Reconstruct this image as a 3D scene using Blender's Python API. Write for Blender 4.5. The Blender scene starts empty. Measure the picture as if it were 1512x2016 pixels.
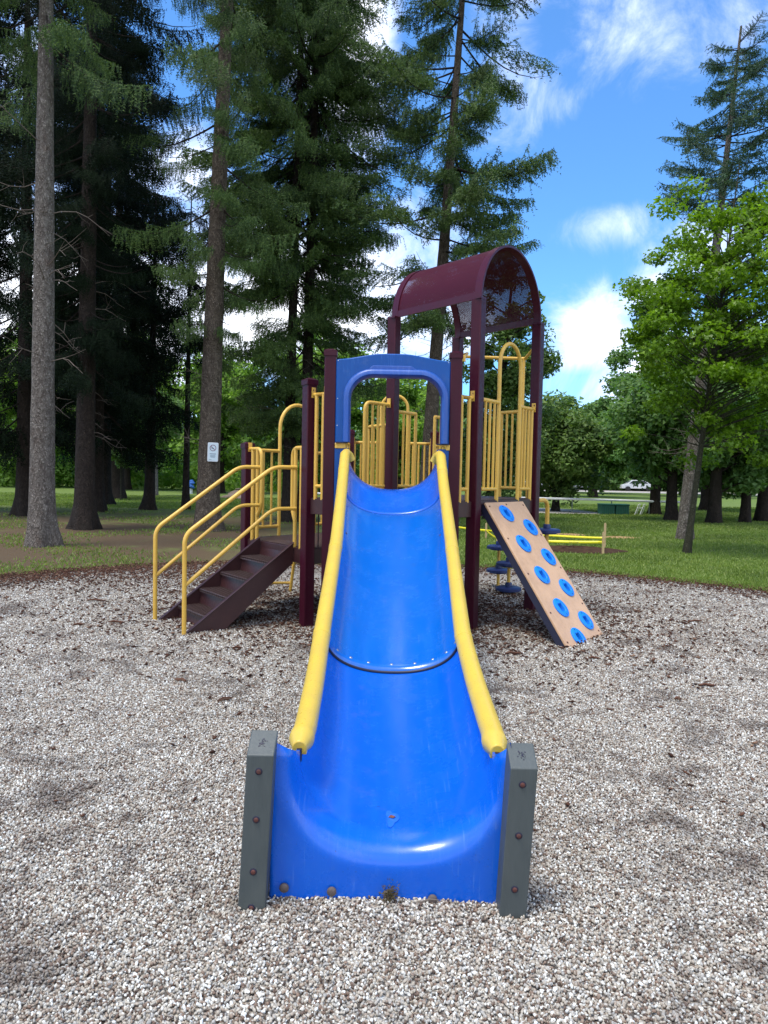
import bpy, bmesh, math, random
import numpy as np
from mathutils import Vector, Matrix
R = math.radians
rnd = random.Random(7)
S = bpy.context.scene
COL = S.collection

# ------------------------------------------------------------------ camera, world, sun, exposure
PITCH, ROLL, CAMH = R(2.87), R(1.15), 1.5
cam = bpy.data.cameras.new('camera'); cam.sensor_fit = 'VERTICAL'; cam.sensor_height = 36; cam.lens = 26
cam.clip_start = 0.05; cam.clip_end = 1500
camo = bpy.data.objects.new('camera', cam); COL.objects.link(camo); S.camera = camo
cf = Vector((0, math.cos(PITCH), -math.sin(PITCH))); cu0 = Vector((0, math.sin(PITCH), math.cos(PITCH))); cr0 = Vector((1, 0, 0))
cr = cr0*math.cos(ROLL) + cu0*math.sin(ROLL); cu = cu0*math.cos(ROLL) - cr0*math.sin(ROLL)
camo.matrix_world = Matrix(((cr.x, cu.x, -cf.x, 0), (cr.y, cu.y, -cf.y, 0), (cr.z, cu.z, -cf.z, CAMH), (0, 0, 0, 1)))

S.view_settings.view_transform = 'Standard'; S.view_settings.look = 'None'
S.view_settings.exposure = 1.02; S.view_settings.gamma = 1
S.render.engine = 'CYCLES'
S.cycles.max_bounces = 6; S.cycles.transparent_max_bounces = 8

SUN_EL, SUN_AZ = R(72), R(235)      # azimuth clockwise from +Y: high, from the left, softened by thin cloud
sd = Vector((math.sin(SUN_AZ)*math.cos(SUN_EL), math.cos(SUN_AZ)*math.cos(SUN_EL), math.sin(SUN_EL)))
sl = bpy.data.lights.new('sun', 'SUN'); sl.energy = 1.75; sl.angle = R(18); sl.color = (1, .95, .87)
so = bpy.data.objects.new('sun', sl); COL.objects.link(so); so.rotation_euler = sd.to_track_quat('Z', 'Y').to_euler(); so.location = (0, 0, 30)

def ray(px, py):     # direction in the sky where a cloud is put
    return (cf*1456 + cr*(px-756) - cu*(py-1008)).normalized()

class NT:
    def __init__(s, nt): s.t = nt; s.n = nt.nodes; s.l = nt.links
    def a(s, typ, **k):
        n = s.n.new(typ)
        for q, v in k.items(): setattr(n, q, v)
        return n
    def c(s, o, i): s.l.new(o, i)
    def m(s, op, a, b=None, c=None, clamp=False):
        n = s.n.new('ShaderNodeMath'); n.operation = op; n.use_clamp = clamp
        for i, v in enumerate((a, b, c)):
            if v is None: continue
            if isinstance(v, (int, float)): n.inputs[i].default_value = v
            else: s.l.new(v, n.inputs[i])
        return n.outputs[0]
    def noise(s, vec, scale, det=4, rough=.55, dist=0):
        n = s.n.new('ShaderNodeTexNoise'); n.inputs['Scale'].default_value = scale; n.inputs['Detail'].default_value = det
        n.inputs['Roughness'].default_value = rough; n.inputs['Distortion'].default_value = dist
        if vec is not None: s.l.new(vec, n.inputs['Vector'])
        return n.outputs[0]
    def ramp(s, fac, stops, interp='LINEAR'):
        n = s.n.new('ShaderNodeValToRGB'); e = n.color_ramp; e.interpolation = interp
        while len(e.elements) < len(stops): e.elements.new(.5)
        for q, (p, c) in zip(e.elements, stops): q.position = p; q.color = (*c, 1) if len(c) == 3 else c
        s.l.new(fac, n.inputs[0]); return n.outputs[0]
    def mix(s, f, a, b, bt='MIX'):
        n = s.n.new('ShaderNodeMix'); n.data_type = 'RGBA'; n.blend_type = bt
        for i, v in ((0, f), (6, a), (7, b)):
            if isinstance(v, (int, float)): n.inputs[i].default_value = v
            elif isinstance(v, tuple): n.inputs[i].default_value = (*v, 1)
            else: s.l.new(v, n.inputs[i])
        return n.outputs[2]
    def map(s, v, a, b, c=0, d=1, smooth=True):
        n = s.n.new('ShaderNodeMapRange'); n.interpolation_type = 'SMOOTHSTEP' if smooth else 'LINEAR'
        s.l.new(v, n.inputs[0])
        for i, q in enumerate((a, b, c, d)): n.inputs[i+1].default_value = q
        return n.outputs[0]

W = bpy.data.worlds.new('World'); S.world = W; W.use_nodes = True
T = NT(W.node_tree); T.n.clear()
sky = T.a('ShaderNodeTexSky', sky_type='NISHITA', sun_disc=False, sun_elevation=SUN_EL, sun_rotation=SUN_AZ)
sky.air_density = 1.0; sky.dust_density = .4; sky.ozone_density = 2.0
tc = T.a('ShaderNodeTexCoord'); D = tc.outputs['Generated']
def dotv(v):
    n = T.a('ShaderNodeVectorMath', operation='DOT_PRODUCT'); T.c(D, n.inputs[0]); n.inputs[1].default_value = v; return n.outputs['Value']
warp = T.noise(D, 3.2, 3, .6); warp2 = T.noise(D, 9, 8, .66, .5)
field = None
for (px, py, sx, sy, amp) in ((1010, 50, 80, 190, .52), (1240, 50, 190, 120, .47), (1480, 30, 120, 80, .5), (1100, 190, 60, 60, .45),
                              (1200, 440, 125, 45, .58), (1060, 380, 40, 30, .3), (1165, 665, 85, 78, 1.0), (1290, 580, 70, 60, .55), (1420, 480, 120, 70, .7),
                              (560, 580, 300, 170, 1.15), (350, 330, 110, 80, .85), (150, 650, 300, 240, 1.1), (900, 620, 110, 90, .65), (690, -650, 80, 560, 1.5), (60, 180, 80, 200, .6), (1400, 760, 260, 110, 1.0)):  # tall cloud above the frame is added for a bright streak on the slide
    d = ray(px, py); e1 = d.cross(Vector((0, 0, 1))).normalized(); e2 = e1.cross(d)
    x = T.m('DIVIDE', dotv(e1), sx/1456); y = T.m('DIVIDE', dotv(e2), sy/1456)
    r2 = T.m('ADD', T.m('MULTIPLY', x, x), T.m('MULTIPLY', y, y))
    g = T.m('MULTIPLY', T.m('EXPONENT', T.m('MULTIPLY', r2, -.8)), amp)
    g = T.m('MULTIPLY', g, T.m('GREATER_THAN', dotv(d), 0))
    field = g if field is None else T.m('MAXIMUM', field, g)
sepd = T.a('ShaderNodeSeparateXYZ'); T.c(D, sepd.inputs[0])
behind = T.map(sepd.outputs['Y'], .45, -.1, 0, .72)
field = T.m('MAXIMUM', field, behind)
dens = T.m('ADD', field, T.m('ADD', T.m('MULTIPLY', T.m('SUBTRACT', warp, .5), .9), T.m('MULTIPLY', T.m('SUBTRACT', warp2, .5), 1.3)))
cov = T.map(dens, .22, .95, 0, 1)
wisp = T.noise(D, 5, 7, .7, .8)
cloudcol = T.ramp(T.m('ADD', T.m('MULTIPLY', dens, .6), T.m('MULTIPLY', wisp, .3)), ((.25, (4.2, 5.0, 7.6)), (.62, (7.6, 8.2, 9.6)), (.9, (11.5, 11.9, 12.6))))
skyc = T.mix(1.0, sky.outputs[0], (.58, 1.0, 1.38), 'MULTIPLY')
bg = T.a('ShaderNodeBackground'); bg.inputs[1].default_value = .10
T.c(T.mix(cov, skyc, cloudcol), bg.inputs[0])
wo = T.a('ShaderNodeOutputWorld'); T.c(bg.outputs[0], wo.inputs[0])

# ------------------------------------------------------------------ materials
def mat(name, base=(.5, .5, .5), rough=.6, spec=.5, metal=0, fn=None, coat=0):
    m = bpy.data.materials.new(name); m.use_nodes = True; t = NT(m.node_tree)
    b = m.node_tree.nodes['Principled BSDF']
    b.inputs['Base Color'].default_value = (*base, 1); b.inputs['Roughness'].default_value = rough
    b.inputs['Specular IOR Level'].default_value = spec; b.inputs['Metallic'].default_value = metal
    b.inputs['Coat Weight'].default_value = coat; b.inputs['Coat Roughness'].default_value = .12
    if fn: fn(t, b)
    return m
def obco(t): return t.a('ShaderNodeTexCoord').outputs['Object']
def bump(t, b, h, strength=.3, dist=.01):
    n = t.a('ShaderNodeBump'); n.inputs['Strength'].default_value = strength; n.inputs['Distance'].default_value = dist
    t.c(h, n.inputs['Height']); t.c(n.outputs[0], b.inputs['Normal'])
def painted(base, dark, rough=.35, sc=6, amt=.5, bs=.05, dirt=None):
    def fn(t, b):
        v = obco(t); n = t.noise(v, sc, 6, .65); n2 = t.noise(v, sc*9, 4, .6)
        c = t.mix(t.map(n, .35, .75, 0, amt), base, dark)
        if dirt: c = t.mix(t.map(n2, .6, .75, 0, .55), c, dirt)
        t.c(c, b.inputs['Base Color'])
        t.c(t.map(n2, .3, .7, rough*.8, rough*1.35), b.inputs['Roughness'])
        bump(t, b, n2, bs, .002)
    return fn
M = {}
M['maroon'] = mat('maroon_paint', spec=.25, fn=painted((.046, .0025, .012), (.032, .004, .010), .38, 4, .6, .04, (.09, .035, .03)))
M['maroon_roof'] = mat('maroon_roof_paint', spec=.3, fn=painted((.062, .004, .015), (.05, .006, .014), .36, 4, .6, .03))
M['yellow'] = mat('yellow_powder_coat', fn=painted((.72, .43, .065), (.62, .36, .06), .38, 5, .6, .05, (.45, .26, .09)))
M['yellow_plastic'] = mat('yellow_plastic', fn=painted((.66, .46, .06), (.58, .40, .07), .33, 9, .8, .08, (.42, .36, .14)))
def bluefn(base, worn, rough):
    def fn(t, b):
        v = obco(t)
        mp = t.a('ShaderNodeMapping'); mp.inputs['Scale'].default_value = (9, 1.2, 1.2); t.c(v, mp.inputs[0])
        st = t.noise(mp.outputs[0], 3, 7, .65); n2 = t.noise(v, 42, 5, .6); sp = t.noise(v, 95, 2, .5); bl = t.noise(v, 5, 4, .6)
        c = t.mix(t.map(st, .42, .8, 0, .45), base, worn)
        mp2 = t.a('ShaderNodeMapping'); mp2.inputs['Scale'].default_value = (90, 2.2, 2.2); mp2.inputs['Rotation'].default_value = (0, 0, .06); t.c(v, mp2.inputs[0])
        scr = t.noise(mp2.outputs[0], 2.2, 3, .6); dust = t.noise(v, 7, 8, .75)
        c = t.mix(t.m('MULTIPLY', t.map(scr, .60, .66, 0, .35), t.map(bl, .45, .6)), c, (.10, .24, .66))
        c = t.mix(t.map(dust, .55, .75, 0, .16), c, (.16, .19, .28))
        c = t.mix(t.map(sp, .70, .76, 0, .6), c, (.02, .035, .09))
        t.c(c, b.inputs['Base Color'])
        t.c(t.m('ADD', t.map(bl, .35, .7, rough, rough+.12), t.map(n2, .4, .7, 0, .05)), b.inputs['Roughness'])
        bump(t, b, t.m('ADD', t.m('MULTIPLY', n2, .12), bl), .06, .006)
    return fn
M['blue'] = mat('blue_plastic', spec=.5, coat=.25, fn=bluefn((.0, .104, .58), (.006, .14, .62), .19))
M['blue_worn'] = mat('faded_blue_plastic', spec=.55, coat=.45, fn=bluefn((.0, .118, .52), (.012, .16, .57), .17))
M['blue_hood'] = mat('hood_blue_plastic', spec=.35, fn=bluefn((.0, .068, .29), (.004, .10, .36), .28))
M['blue_trim'] = mat('weathered_blue_plastic', spec=.6, fn=bluefn((.010, .075, .34), (.10, .17, .42), .3))
M['blue_grip'] = mat('bright_blue_plastic', spec=.5, fn=bluefn((.0, .21, .80), (.02, .25, .80), .4))
M['navy'] = mat('navy_plastic', spec=.5, fn=bluefn((.008, .02, .10), (.03, .05, .15), .35))
M['dark_rubber'] = mat('dark_gap', (.01, .01, .03), .5)
def treadfn(t, b):
    v = obco(t); n = t.noise(v, 8, 5, .6)
    t.c(t.mix(n, (.035, .016, .013), (.07, .036, .028)), b.inputs['Base Color'])
    vo = t.a('ShaderNodeTexVoronoi'); vo.inputs['Scale'].default_value = 38; vo.inputs['Randomness'].default_value = 0
    t.c(v, vo.inputs['Vector']); bump(t, b, vo.outputs['Distance'], .9, .02)
M['tread'] = mat('brown_vinyl_tread', rough=.42, fn=treadfn)
M['brown'] = mat('brown_vinyl_steel', fn=painted((.040, .013, .014), (.062, .022, .02), .38, 4, .8, .04, (.10, .05, .04)))
M['tan'] = mat('tan_board', fn=painted((.60, .375, .215), (.46, .28, .16), .45, 4, .9, .04, (.34, .22, .14)))
def timber(t, b):
    v = obco(t)
    mp = t.a('ShaderNodeMapping'); mp.inputs['Scale'].default_value = (6, 6, 1); t.c(v, mp.inputs[0])
    n = t.noise(mp.outputs[0], 7, 7, .7); n2 = t.noise(v, 4, 3)
    c = t.mix(n, (.045, .056, .056), (.082, .094, .09)); c = t.mix(t.map(n2, .45, .8, 0, .3), c, (.11, .12, .105))
    t.c(c, b.inputs['Base Color']); bump(t, b, n, .5, .004)
M['timber'] = mat('grey_plastic_lumber', rough=.5, fn=timber)
M['bolt'] = mat('bolt_steel', (.42, .42, .45), .35, metal=.8)
M['bolt_rust'] = mat('rusty_bolt', fn=painted((.10, .028, .02), (.05, .02, .018), .6, 60, .8, .3))
M['plug'] = mat('brown_grey_plug', fn=painted((.12, .09, .08), (.07, .05, .05), .5, 60, .8, .2))
def barkfn(a, b_, c_, sc=9):
    def fn(t, b):
        v = obco(t)
        mp = t.a('ShaderNodeMapping'); mp.inputs['Scale'].default_value = (1.5, 1.5, .75); t.c(v, mp.inputs[0])
        vo = t.a('ShaderNodeTexVoronoi'); vo.inputs['Scale'].default_value = sc*2.4; vo.inputs['Detail'].default_value = 1.5
        nz = t.noise(mp.outputs[0], sc, 8, .75, .6); 
        ad = t.a('ShaderNodeVectorMath', operation='ADD'); t.c(mp.outputs[0], ad.inputs[0])
        sc_ = t.a('ShaderNodeVectorMath', operation='SCALE'); sc_.inputs['Scale'].default_value = .12
        nn = t.a('ShaderNodeTexNoise'); nn.inputs['Scale'].default_value = 9; t.c(v, nn.inputs['Vector']); t.c(nn.outputs['Color'], sc_.inputs[0])
        t.c(sc_.outputs[0], ad.inputs[1]); t.c(ad.outputs[0], vo.inputs['Vector'])
        big = t.noise(v, 1.6, 5, .6); fine = t.noise(v, 70, 4, .7)
        c = t.mix(t.map(nz, .35, .68), a, b_)
        c = t.mix(t.map(big, .55, .72, 0, .6), c, c_)
        c = t.mix(t.map(vo.outputs['Distance'], .35, .75, 0, .6), c, (.018, .013, .011))
        c = t.mix(t.map(fine, .52, .75, 0, .35), c, (.03, .022, .018))
        t.c(c, b.inputs['Base Color'])
        bump(t, b, t.m('SUBTRACT', t.m('ADD', nz, t.m('MULTIPLY', fine, .3)), t.m('MULTIPLY', vo.outputs['Distance'], .8)), 1.0, .05)
    return fn
M['bark'] = mat('spruce_bark', rough=.9, spec=.2, fn=barkfn((.22, .18, .15), (.54, .48, .41), (.27, .18, .135)))
M['bark_brown'] = mat('brown_spruce_bark', rough=.9, spec=.2, fn=barkfn((.15, .115, .085), (.36, .29, .22), (.20, .16, .11)))
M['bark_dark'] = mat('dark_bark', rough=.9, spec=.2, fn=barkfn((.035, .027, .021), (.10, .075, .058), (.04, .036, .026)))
M['bark_young'] = mat('young_maple_bark', rough=.8, spec=.2, fn=barkfn((.10, .10, .055), (.17, .165, .10), (.07, .075, .04), 16))
M['bark_pale'] = mat('pale_bark', rough=.8, spec=.2, fn=barkfn((.32, .30, .27), (.45, .43, .4), (.2, .18, .16)))
M['twig'] = mat('dead_twig', rough=.9, spec=.1, fn=painted((.17, .14, .115), (.10, .08, .065), .9, 5, .8, .1))
def leafmat(name, dark, light, tip, trans=.35, rough=.5, sc=.9, spec=.3):
    m = bpy.data.materials.new(name); m.use_nodes = True; t = NT(m.node_tree); b = t.n['Principled BSDF']; out = t.n['Material Output']
    v = obco(t); n = t.noise(v, sc, 3, .6); g = t.a('ShaderNodeNewGeometry')
    c = t.mix(t.map(n, .35, .68), dark, light)
    c = t.mix(t.map(g.outputs['Random Per Island'], .55, 1, 0, .75, False), c, tip)
    t.c(c, b.inputs['Base Color']); b.inputs['Roughness'].default_value = rough; b.inputs['Specular IOR Level'].default_value = spec
    tr = t.a('ShaderNodeBsdfTranslucent'); t.c(t.mix(1.0, c, (1.2, 1.35, .5), 'MULTIPLY'), tr.inputs[0])
    mx = t.a('ShaderNodeMixShader'); mx.inputs[0].default_value = trans
    t.c(b.outputs[0], mx.inputs[1]); t.c(tr.outputs[0], mx.inputs[2]); t.c(mx.outputs[0], out.inputs[0])
    return m
M['needle'] = leafmat('spruce_needles', (.026, .058, .016), (.070, .128, .030), (.18, .26, .062), .22, .6)
M['needle_shaded'] = leafmat('shaded_spruce_needles', (.004, .008, .004), (.009, .018, .008), (.018, .034, .013), .12, .65, spec=.08)  # spruce needles again, the grove's deep shade put into their colour
M['needle_blue'] = leafmat('grey_green_needles', (0.033, 0.068, 0.045), (0.060, 0.112, 0.068), (0.105, 0.180, 0.090), .25, .6)
M['maple_leaf'] = leafmat('maple_leaves', (.09, .165, .012), (.17, .30, .02), (.27, .43, .045), .45, .42)
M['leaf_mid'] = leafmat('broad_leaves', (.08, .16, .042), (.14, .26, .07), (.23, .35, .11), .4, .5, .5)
M['leaf_sunlit'] = leafmat('sunlit_broad_leaves', (.15, .27, .045), (.24, .40, .07), (.40, .56, .14), .5, .5, .5)  # broad leaves again, with sunlight put into their colour
M['cedar'] = leafmat('cedar_leaves', (.085, .155, .045), (.16, .26, .065), (.26, .36, .10), .35, .55, .8)
M['grass_blade'] = leafmat('grass_blades', (.11, .165, .035), (.20, .28, .06), (.34, .39, .11), .4, .5, .35)
def gravfn(t, b):
    v = obco(t)
    def vor(s):
        vo = t.a('ShaderNodeTexVoronoi'); vo.inputs['Scale'].default_value = s; t.c(v, vo.inputs['Vector']); return vo
    vo = vor(72); vo2 = vor(38)
    c = t.ramp(t.m('FRACT', t.m('MULTIPLY', vo.outputs['Color'], 3.7)), GR)
    c2 = t.ramp(t.m('FRACT', t.m('MULTIPLY', vo2.outputs['Color'], 5.1)), GR)
    c = t.mix(.35, c, c2)
    c = t.mix(t.map(vo.outputs['Distance'], .35, .75, 0, .85), c, (.035, .027, .022))
    big = t.noise(v, 1.1, 6, .7); b2 = t.noise(v, 5, 5, .7)
    c = t.mix(t.map(big, .50, .68, 0, .6), c, (.11, .08, .06))
    c = t.mix(t.map(b2, .58, .72, 0, .5), c, (.08, .055, .04))
    t.c(c, b.inputs['Base Color'])
    bump(t, b, t.m('SUBTRACT', t.m('MULTIPLY', b2, .6), vo.outputs['Distance']), 1.0, .012)
GR = ((0, (0.07, 0.045, 0.033)), (0.12, (0.222, 0.148, 0.105)), (0.28, (0.374, 0.314, 0.245)), (0.5, (0.503, 0.456, 0.373)), (0.72, (0.328, 0.314, 0.286)), (0.86, (0.702, 0.675, 0.594)), (1, (0.82, 0.845, 0.816)))
M['gravel'] = mat('pea_gravel', rough=.85, spec=.25, fn=gravfn)
def pebfn(t, b):
    oi = t.a('ShaderNodeObjectInfo'); g = t.a('ShaderNodeNewGeometry')
    c = t.ramp(oi.outputs['Random'], GR)
    big = t.noise(g.outputs['Position'], 1.1, 6, .7); b2 = t.noise(g.outputs['Position'], 4, 4, .7)
    c = t.mix(t.map(t.m('ADD', t.m('MULTIPLY', big, .6), t.m('MULTIPLY', b2, .4)), .49, .62, 0, .72), c, (.085, .062, .05))
    n = t.noise(g.outputs['Position'], 240, 3, .6)
    t.c(t.mix(t.map(n, .5, .7, 0, .25), c, (.2, .15, .11)), b.inputs['Base Color'])
M['pebble'] = mat('pebble_stone', rough=.55, spec=.35, fn=pebfn)
def grassfn(t, b):
    v = obco(t); n = t.noise(v, .22, 5, .6); f = t.noise(v, 9, 6, .75); q = t.noise(v, 1.3, 5, .65)
    c = t.mix(t.map(f, .3, .7), (.09, .125, .03), (.19, .24, .06))
    c = t.mix(t.map(q, .52, .72, 0, .5), c, (.10, .105, .035))
    # bare brown needle litter under the grove, left of the play area
    g = t.a('ShaderNodeSeparateXYZ'); t.c(v, g.inputs[0])
    lit = t.m('MULTIPLY', t.map(g.outputs['X'], -.5, -3.5), t.map(g.outputs['Y'], 30, 21))
    pat = t.map(t.m('ADD', t.m('MULTIPLY', n, .6), t.m('MULTIPLY', q, .4)), .34, .50)
    c = t.mix(t.m('MULTIPLY', t.m('MULTIPLY', lit, pat), .95), c, (.105, .068, .042))
    far = t.map(g.outputs['Y'], 30, 60)
    c = t.mix(t.m('MULTIPLY', far, .5), c, (.12, .20, .045))
    t.c(c, b.inputs['Base Color']); bump(t, b, f, .8, .05)
M['grass'] = mat('lawn', rough=.9, spec=.15, fn=grassfn)
M['mulch'] = mat('bark_mulch', rough=.9, spec=.15, fn=lambda t, b: t.c(t.ramp(t.a('ShaderNodeNewGeometry').outputs['Random Per Island'], ((0, (.035, .016, .011)), (.5, (.075, .034, .022)), (.85, (.12, .06, .038)), (1, (.24, .15, .10)))), b.inputs['Base Color']))
M['soil'] = mat('brown_soil', rough=.95, spec=.1, fn=painted((.07, .04, .025), (.035, .02, .014), .95, 8, .9, .8))
M['path'] = mat('pale_path', rough=.9, spec=.2, fn=painted((.42, .39, .35), (.34, .31, .28), .9, 1.2, .7, .2))
M['straw'] = mat('dry_straw', rough=.9, spec=.15, fn=painted((.42, .27, .13), (.28, .17, .08), .9, 14, .8, .5))
M['white'] = mat('white_paint', fn=painted((.76, .77, .78), (.62, .64, .66), .4, 3, .5, .04))
M['signface'] = mat('sign_face', (.62, .72, .76), .35)
M['signink'] = mat('sign_ink', (.05, .04, .08), .5)
M['signred'] = mat('sign_ring', (.16, .03, .08), .5)
M['signgrey'] = mat('sign_small_print', (.24, .32, .38), .5)
M['tape'] = mat('yellow_tape', (.80, .70, .02), .4, fn=painted((.80, .70, .02), (.72, .62, .03), .35, 6, .5, .1))
M['stake'] = mat('raw_wood_stake', rough=.8, fn=painted((.50, .36, .18), (.40, .27, .13), .8, 12, .8, .2))
M['bin'] = mat('green_bin_plastic', rough=.45, fn=painted((.006, .085, .058), (.01, .06, .045), .45, 6, .6, .05))
M['post_grey'] = mat('grey_green_steel', rough=.5, fn=painted((.10, .14, .12), (.16, .17, .15), .5, 8, .6, .05))
M['stump'] = mat('cut_stump_wood', rough=.9, fn=painted((.33, .24, .17), (.20, .14, .10), .9, 14, .8, .4))
M['blue_cloth'] = mat('blue_cloth', (.02, .10, .35), .8)
M['carpaint'] = mat('white_car_paint', (.70, .72, .74), .25, coat=.5)
M['carblue'] = mat('pale_blue_siding', (.25, .42, .50), .6)
M['glass'] = mat('dark_window_glass', (.02, .025, .03), .08)
M['tyre'] = mat('tyre_rubber', (.02, .02, .02), .8)
M['dead_leaf'] = mat('dead_leaf', (.16, .045, .025), .6)
M['moss'] = mat('rotting_moss', rough=.9, fn=painted((.09, .07, .025), (.045, .03, .015), .9, 40, .9, .5))
M['water'] = mat('puddle_water', (.02, .16, .72), .04, spec=.9, coat=1)
def perffn(t, b):
    uv = t.a('ShaderNodeTexCoord').outputs['UV']
    s = t.a('ShaderNodeSeparateXYZ'); t.c(uv, s.inputs[0])
    def tri(o, off):
        return t.m('ABSOLUTE', t.m('SUBTRACT', t.m('FRACT', t.m('ADD', t.m('MULTIPLY', o, 1/.017), off)), .5))
    def hole(off):
        x = tri(s.outputs[0], off); y = tri(s.outputs[1], off)
        return t.m('LESS_THAN', t.m('SQRT', t.m('ADD', t.m('MULTIPLY', x, x), t.m('MULTIPLY', y, y))), .19)
    h = t.m('MAXIMUM', hole(0), hole(.5))
    c = t.mix(t.noise(uv, 5, 4), (.058, .004, .014), (.072, .006, .018)); t.c(c, b.inputs['Base Color']); b.inputs['Specular IOR Level'].default_value = .2
    tr = t.a('ShaderNodeBsdfTransparent'); mx = t.a('ShaderNodeMixShader')
    t.c(h, mx.inputs[0]); t.c(b.outputs[0], mx.inputs[1]); t.c(tr.outputs[0], mx.inputs[2]); t.c(mx.outputs[0], t.n['Material Output'].inputs[0])
M['perf'] = mat('perforated_maroon_steel', rough=.5, fn=perffn)

# ------------------------------------------------------------------ mesh helpers
class MB:
    def __init__(s): s.v = []; s.f = []; s.uv = None
    def add(s, vs, fs):
        o = len(s.v); s.v += [tuple(v) for v in vs]; s.f += [tuple(i+o for i in f) for f in fs]; return s
    def box(s, c, size, ax=None):
        c = Vector(c); ax = ax or (Vector((1, 0, 0)), Vector((0, 1, 0)), Vector((0, 0, 1)))
        h = [Vector(a)*(d/2) for a, d in zip(ax, size)]
        vs = [c + h[0]*i + h[1]*j + h[2]*k for i in (-1, 1) for j in (-1, 1) for k in (-1, 1)]
        return s.add(vs, [(0, 1, 3, 2), (4, 6, 7, 5), (0, 4, 5, 1), (2, 3, 7, 6), (0, 2, 6, 4), (1, 5, 7, 3)])
    def tube(s, pts, r, n=10, cap=True):
        pts = [Vector(p) for p in pts]; m = len(pts)
        rs = r if hasattr(r, '__len__') else [r]*m
        t0 = (pts[1]-pts[0]).normalized(); a = t0.orthogonal().normalized(); vs = []
        for i, p in enumerate(pts):
            t = (pts[min(i+1, m-1)]-pts[max(i-1, 0)])
            t = t.normalized() if t.length > 1e-9 else t0
            a = (a - t*a.dot(t)).normalized(); b = t.cross(a)
            for k in range(n):
                q = 2*math.pi*k/n; vs.append(p + (a*math.cos(q)+b*math.sin(q))*rs[i])
        fs = [(i*n+k, i*n+(k+1) % n, (i+1)*n+(k+1) % n, (i+1)*n+k) for i in range(m-1) for k in range(n)]
        if cap: fs += [tuple(range(n))[::-1], tuple((m-1)*n+k for k in range(n))]
        return s.add(vs, fs)
    def grid(s, rows):
        n = len(rows[0]); vs = [p for r in rows for p in r]
        return s.add(vs, [(i*n+k, i*n+k+1, (i+1)*n+k+1, (i+1)*n+k) for i in range(len(rows)-1) for k in range(n-1)])
    def prism(s, poly, off):
        n = len(poly); off = Vector(off); a = [Vector(p) for p in poly]; b = [p+off for p in a]
        return s.add(a+b, [tuple(range(n))[::-1], tuple(range(n, 2*n))] + [(k, (k+1) % n, n+(k+1) % n, n+k) for k in range(n)])
    def disc(s, c, nrm, r, h, n=16, dome=0):
        c = Vector(c); nrm = Vector(nrm).normalized(); a = nrm.orthogonal().normalized(); b = nrm.cross(a); vs = []
        prof = [(r, 0), (r, h*.7), (r*.86, h), (r*.4, h+dome)]
        for (q, z) in prof: vs += [c+nrm*z+(a*math.cos(2*math.pi*k/n)+b*math.sin(2*math.pi*k/n))*q for k in range(n)]
        vs.append(c+nrm*(h+dome)); m = len(prof)
        fs = [(i*n+k, i*n+(k+1) % n, (i+1)*n+(k+1) % n, (i+1)*n+k) for i in range(m-1) for k in range(n)]
        fs += [((m-1)*n+k, (m-1)*n+(k+1) % n, m*n) for k in range(n)] + [tuple(range(n))[::-1]]
        return s.add(vs, fs)
    def build(s, name, m, parent=None, smooth=True, bevel=0, solid=0, label=None, angle=40):
        me = bpy.data.meshes.new(name); me.from_pydata([tuple(v) for v in s.v], [], s.f); me.update()
        if s.uv is not None:
            l = me.uv_layers.new(name='UVMap')
            for lp in me.loops: l.data[lp.index].uv = s.uv[lp.vertex_index]
        return link(name, me, m, parent, smooth, bevel, solid, label, angle)
def link(name, me, m, parent=None, smooth=True, bevel=0, solid=0, label=None, angle=40):
    o = bpy.data.objects.new(name, me); COL.objects.link(o); me.materials.append(m)
    if smooth:
        me.shade_smooth()
        me.set_sharp_from_angle(angle=R(angle))
    if solid:
        q = o.modifiers.new('thickness', 'SOLIDIFY'); q.thickness = solid; q.offset = -1
    if bevel:
        q = o.modifiers.new('bevel', 'BEVEL'); q.width = bevel; q.segments = 2; q.limit_method = 'ANGLE'; q.angle_limit = R(40)
    if parent is not None: o.parent = parent
    if label: o['label'] = label
    return o
def tag(o, label=None, cat=None, group=None, kind=None):
    for k, v in (('label', label), ('category', cat), ('group', group), ('kind', kind)):
        if v: o[k] = v
    return o
def empty(name, loc=(0, 0, 0)):
    o = bpy.data.objects.new(name, None); COL.objects.link(o); o.location = loc; o.empty_display_size = .2; return o
def npmesh(name, V, F):
    me = bpy.data.meshes.new(name); V = np.asarray(V, np.float32); F = np.asarray(F, np.int32); k = F.shape[1]
    me.vertices.add(len(V)); me.vertices.foreach_set('co', V.ravel()); me.loops.add(F.size); me.loops.foreach_set('vertex_index', F.ravel())
    me.polygons.add(len(F)); me.polygons.foreach_set('loop_start', np.arange(0, F.size, k, dtype=np.int32)); me.update(calc_edges=True); return me
def fillet(pts, r, n=6):
    pts = [Vector(p) for p in pts]; out = [pts[0]]
    for i in range(1, len(pts)-1):
        a, b, c = pts[i-1], pts[i], pts[i+1]; u = (a-b).normalized(); w = (c-b).normalized()
        rr = min(r, (a-b).length*.49, (c-b).length*.49); p0 = b+u*rr; p2 = b+w*rr
        for k in range(n+1):
            t = k/n; out.append(p0*(1-t)**2 + b*2*t*(1-t) + p2*t*t)
    return out + [pts[-1]]
def V3(p, z): return Vector((p[0], p[1], z))
def lerp(a, b, t): return a + (b-a)*t

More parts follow.
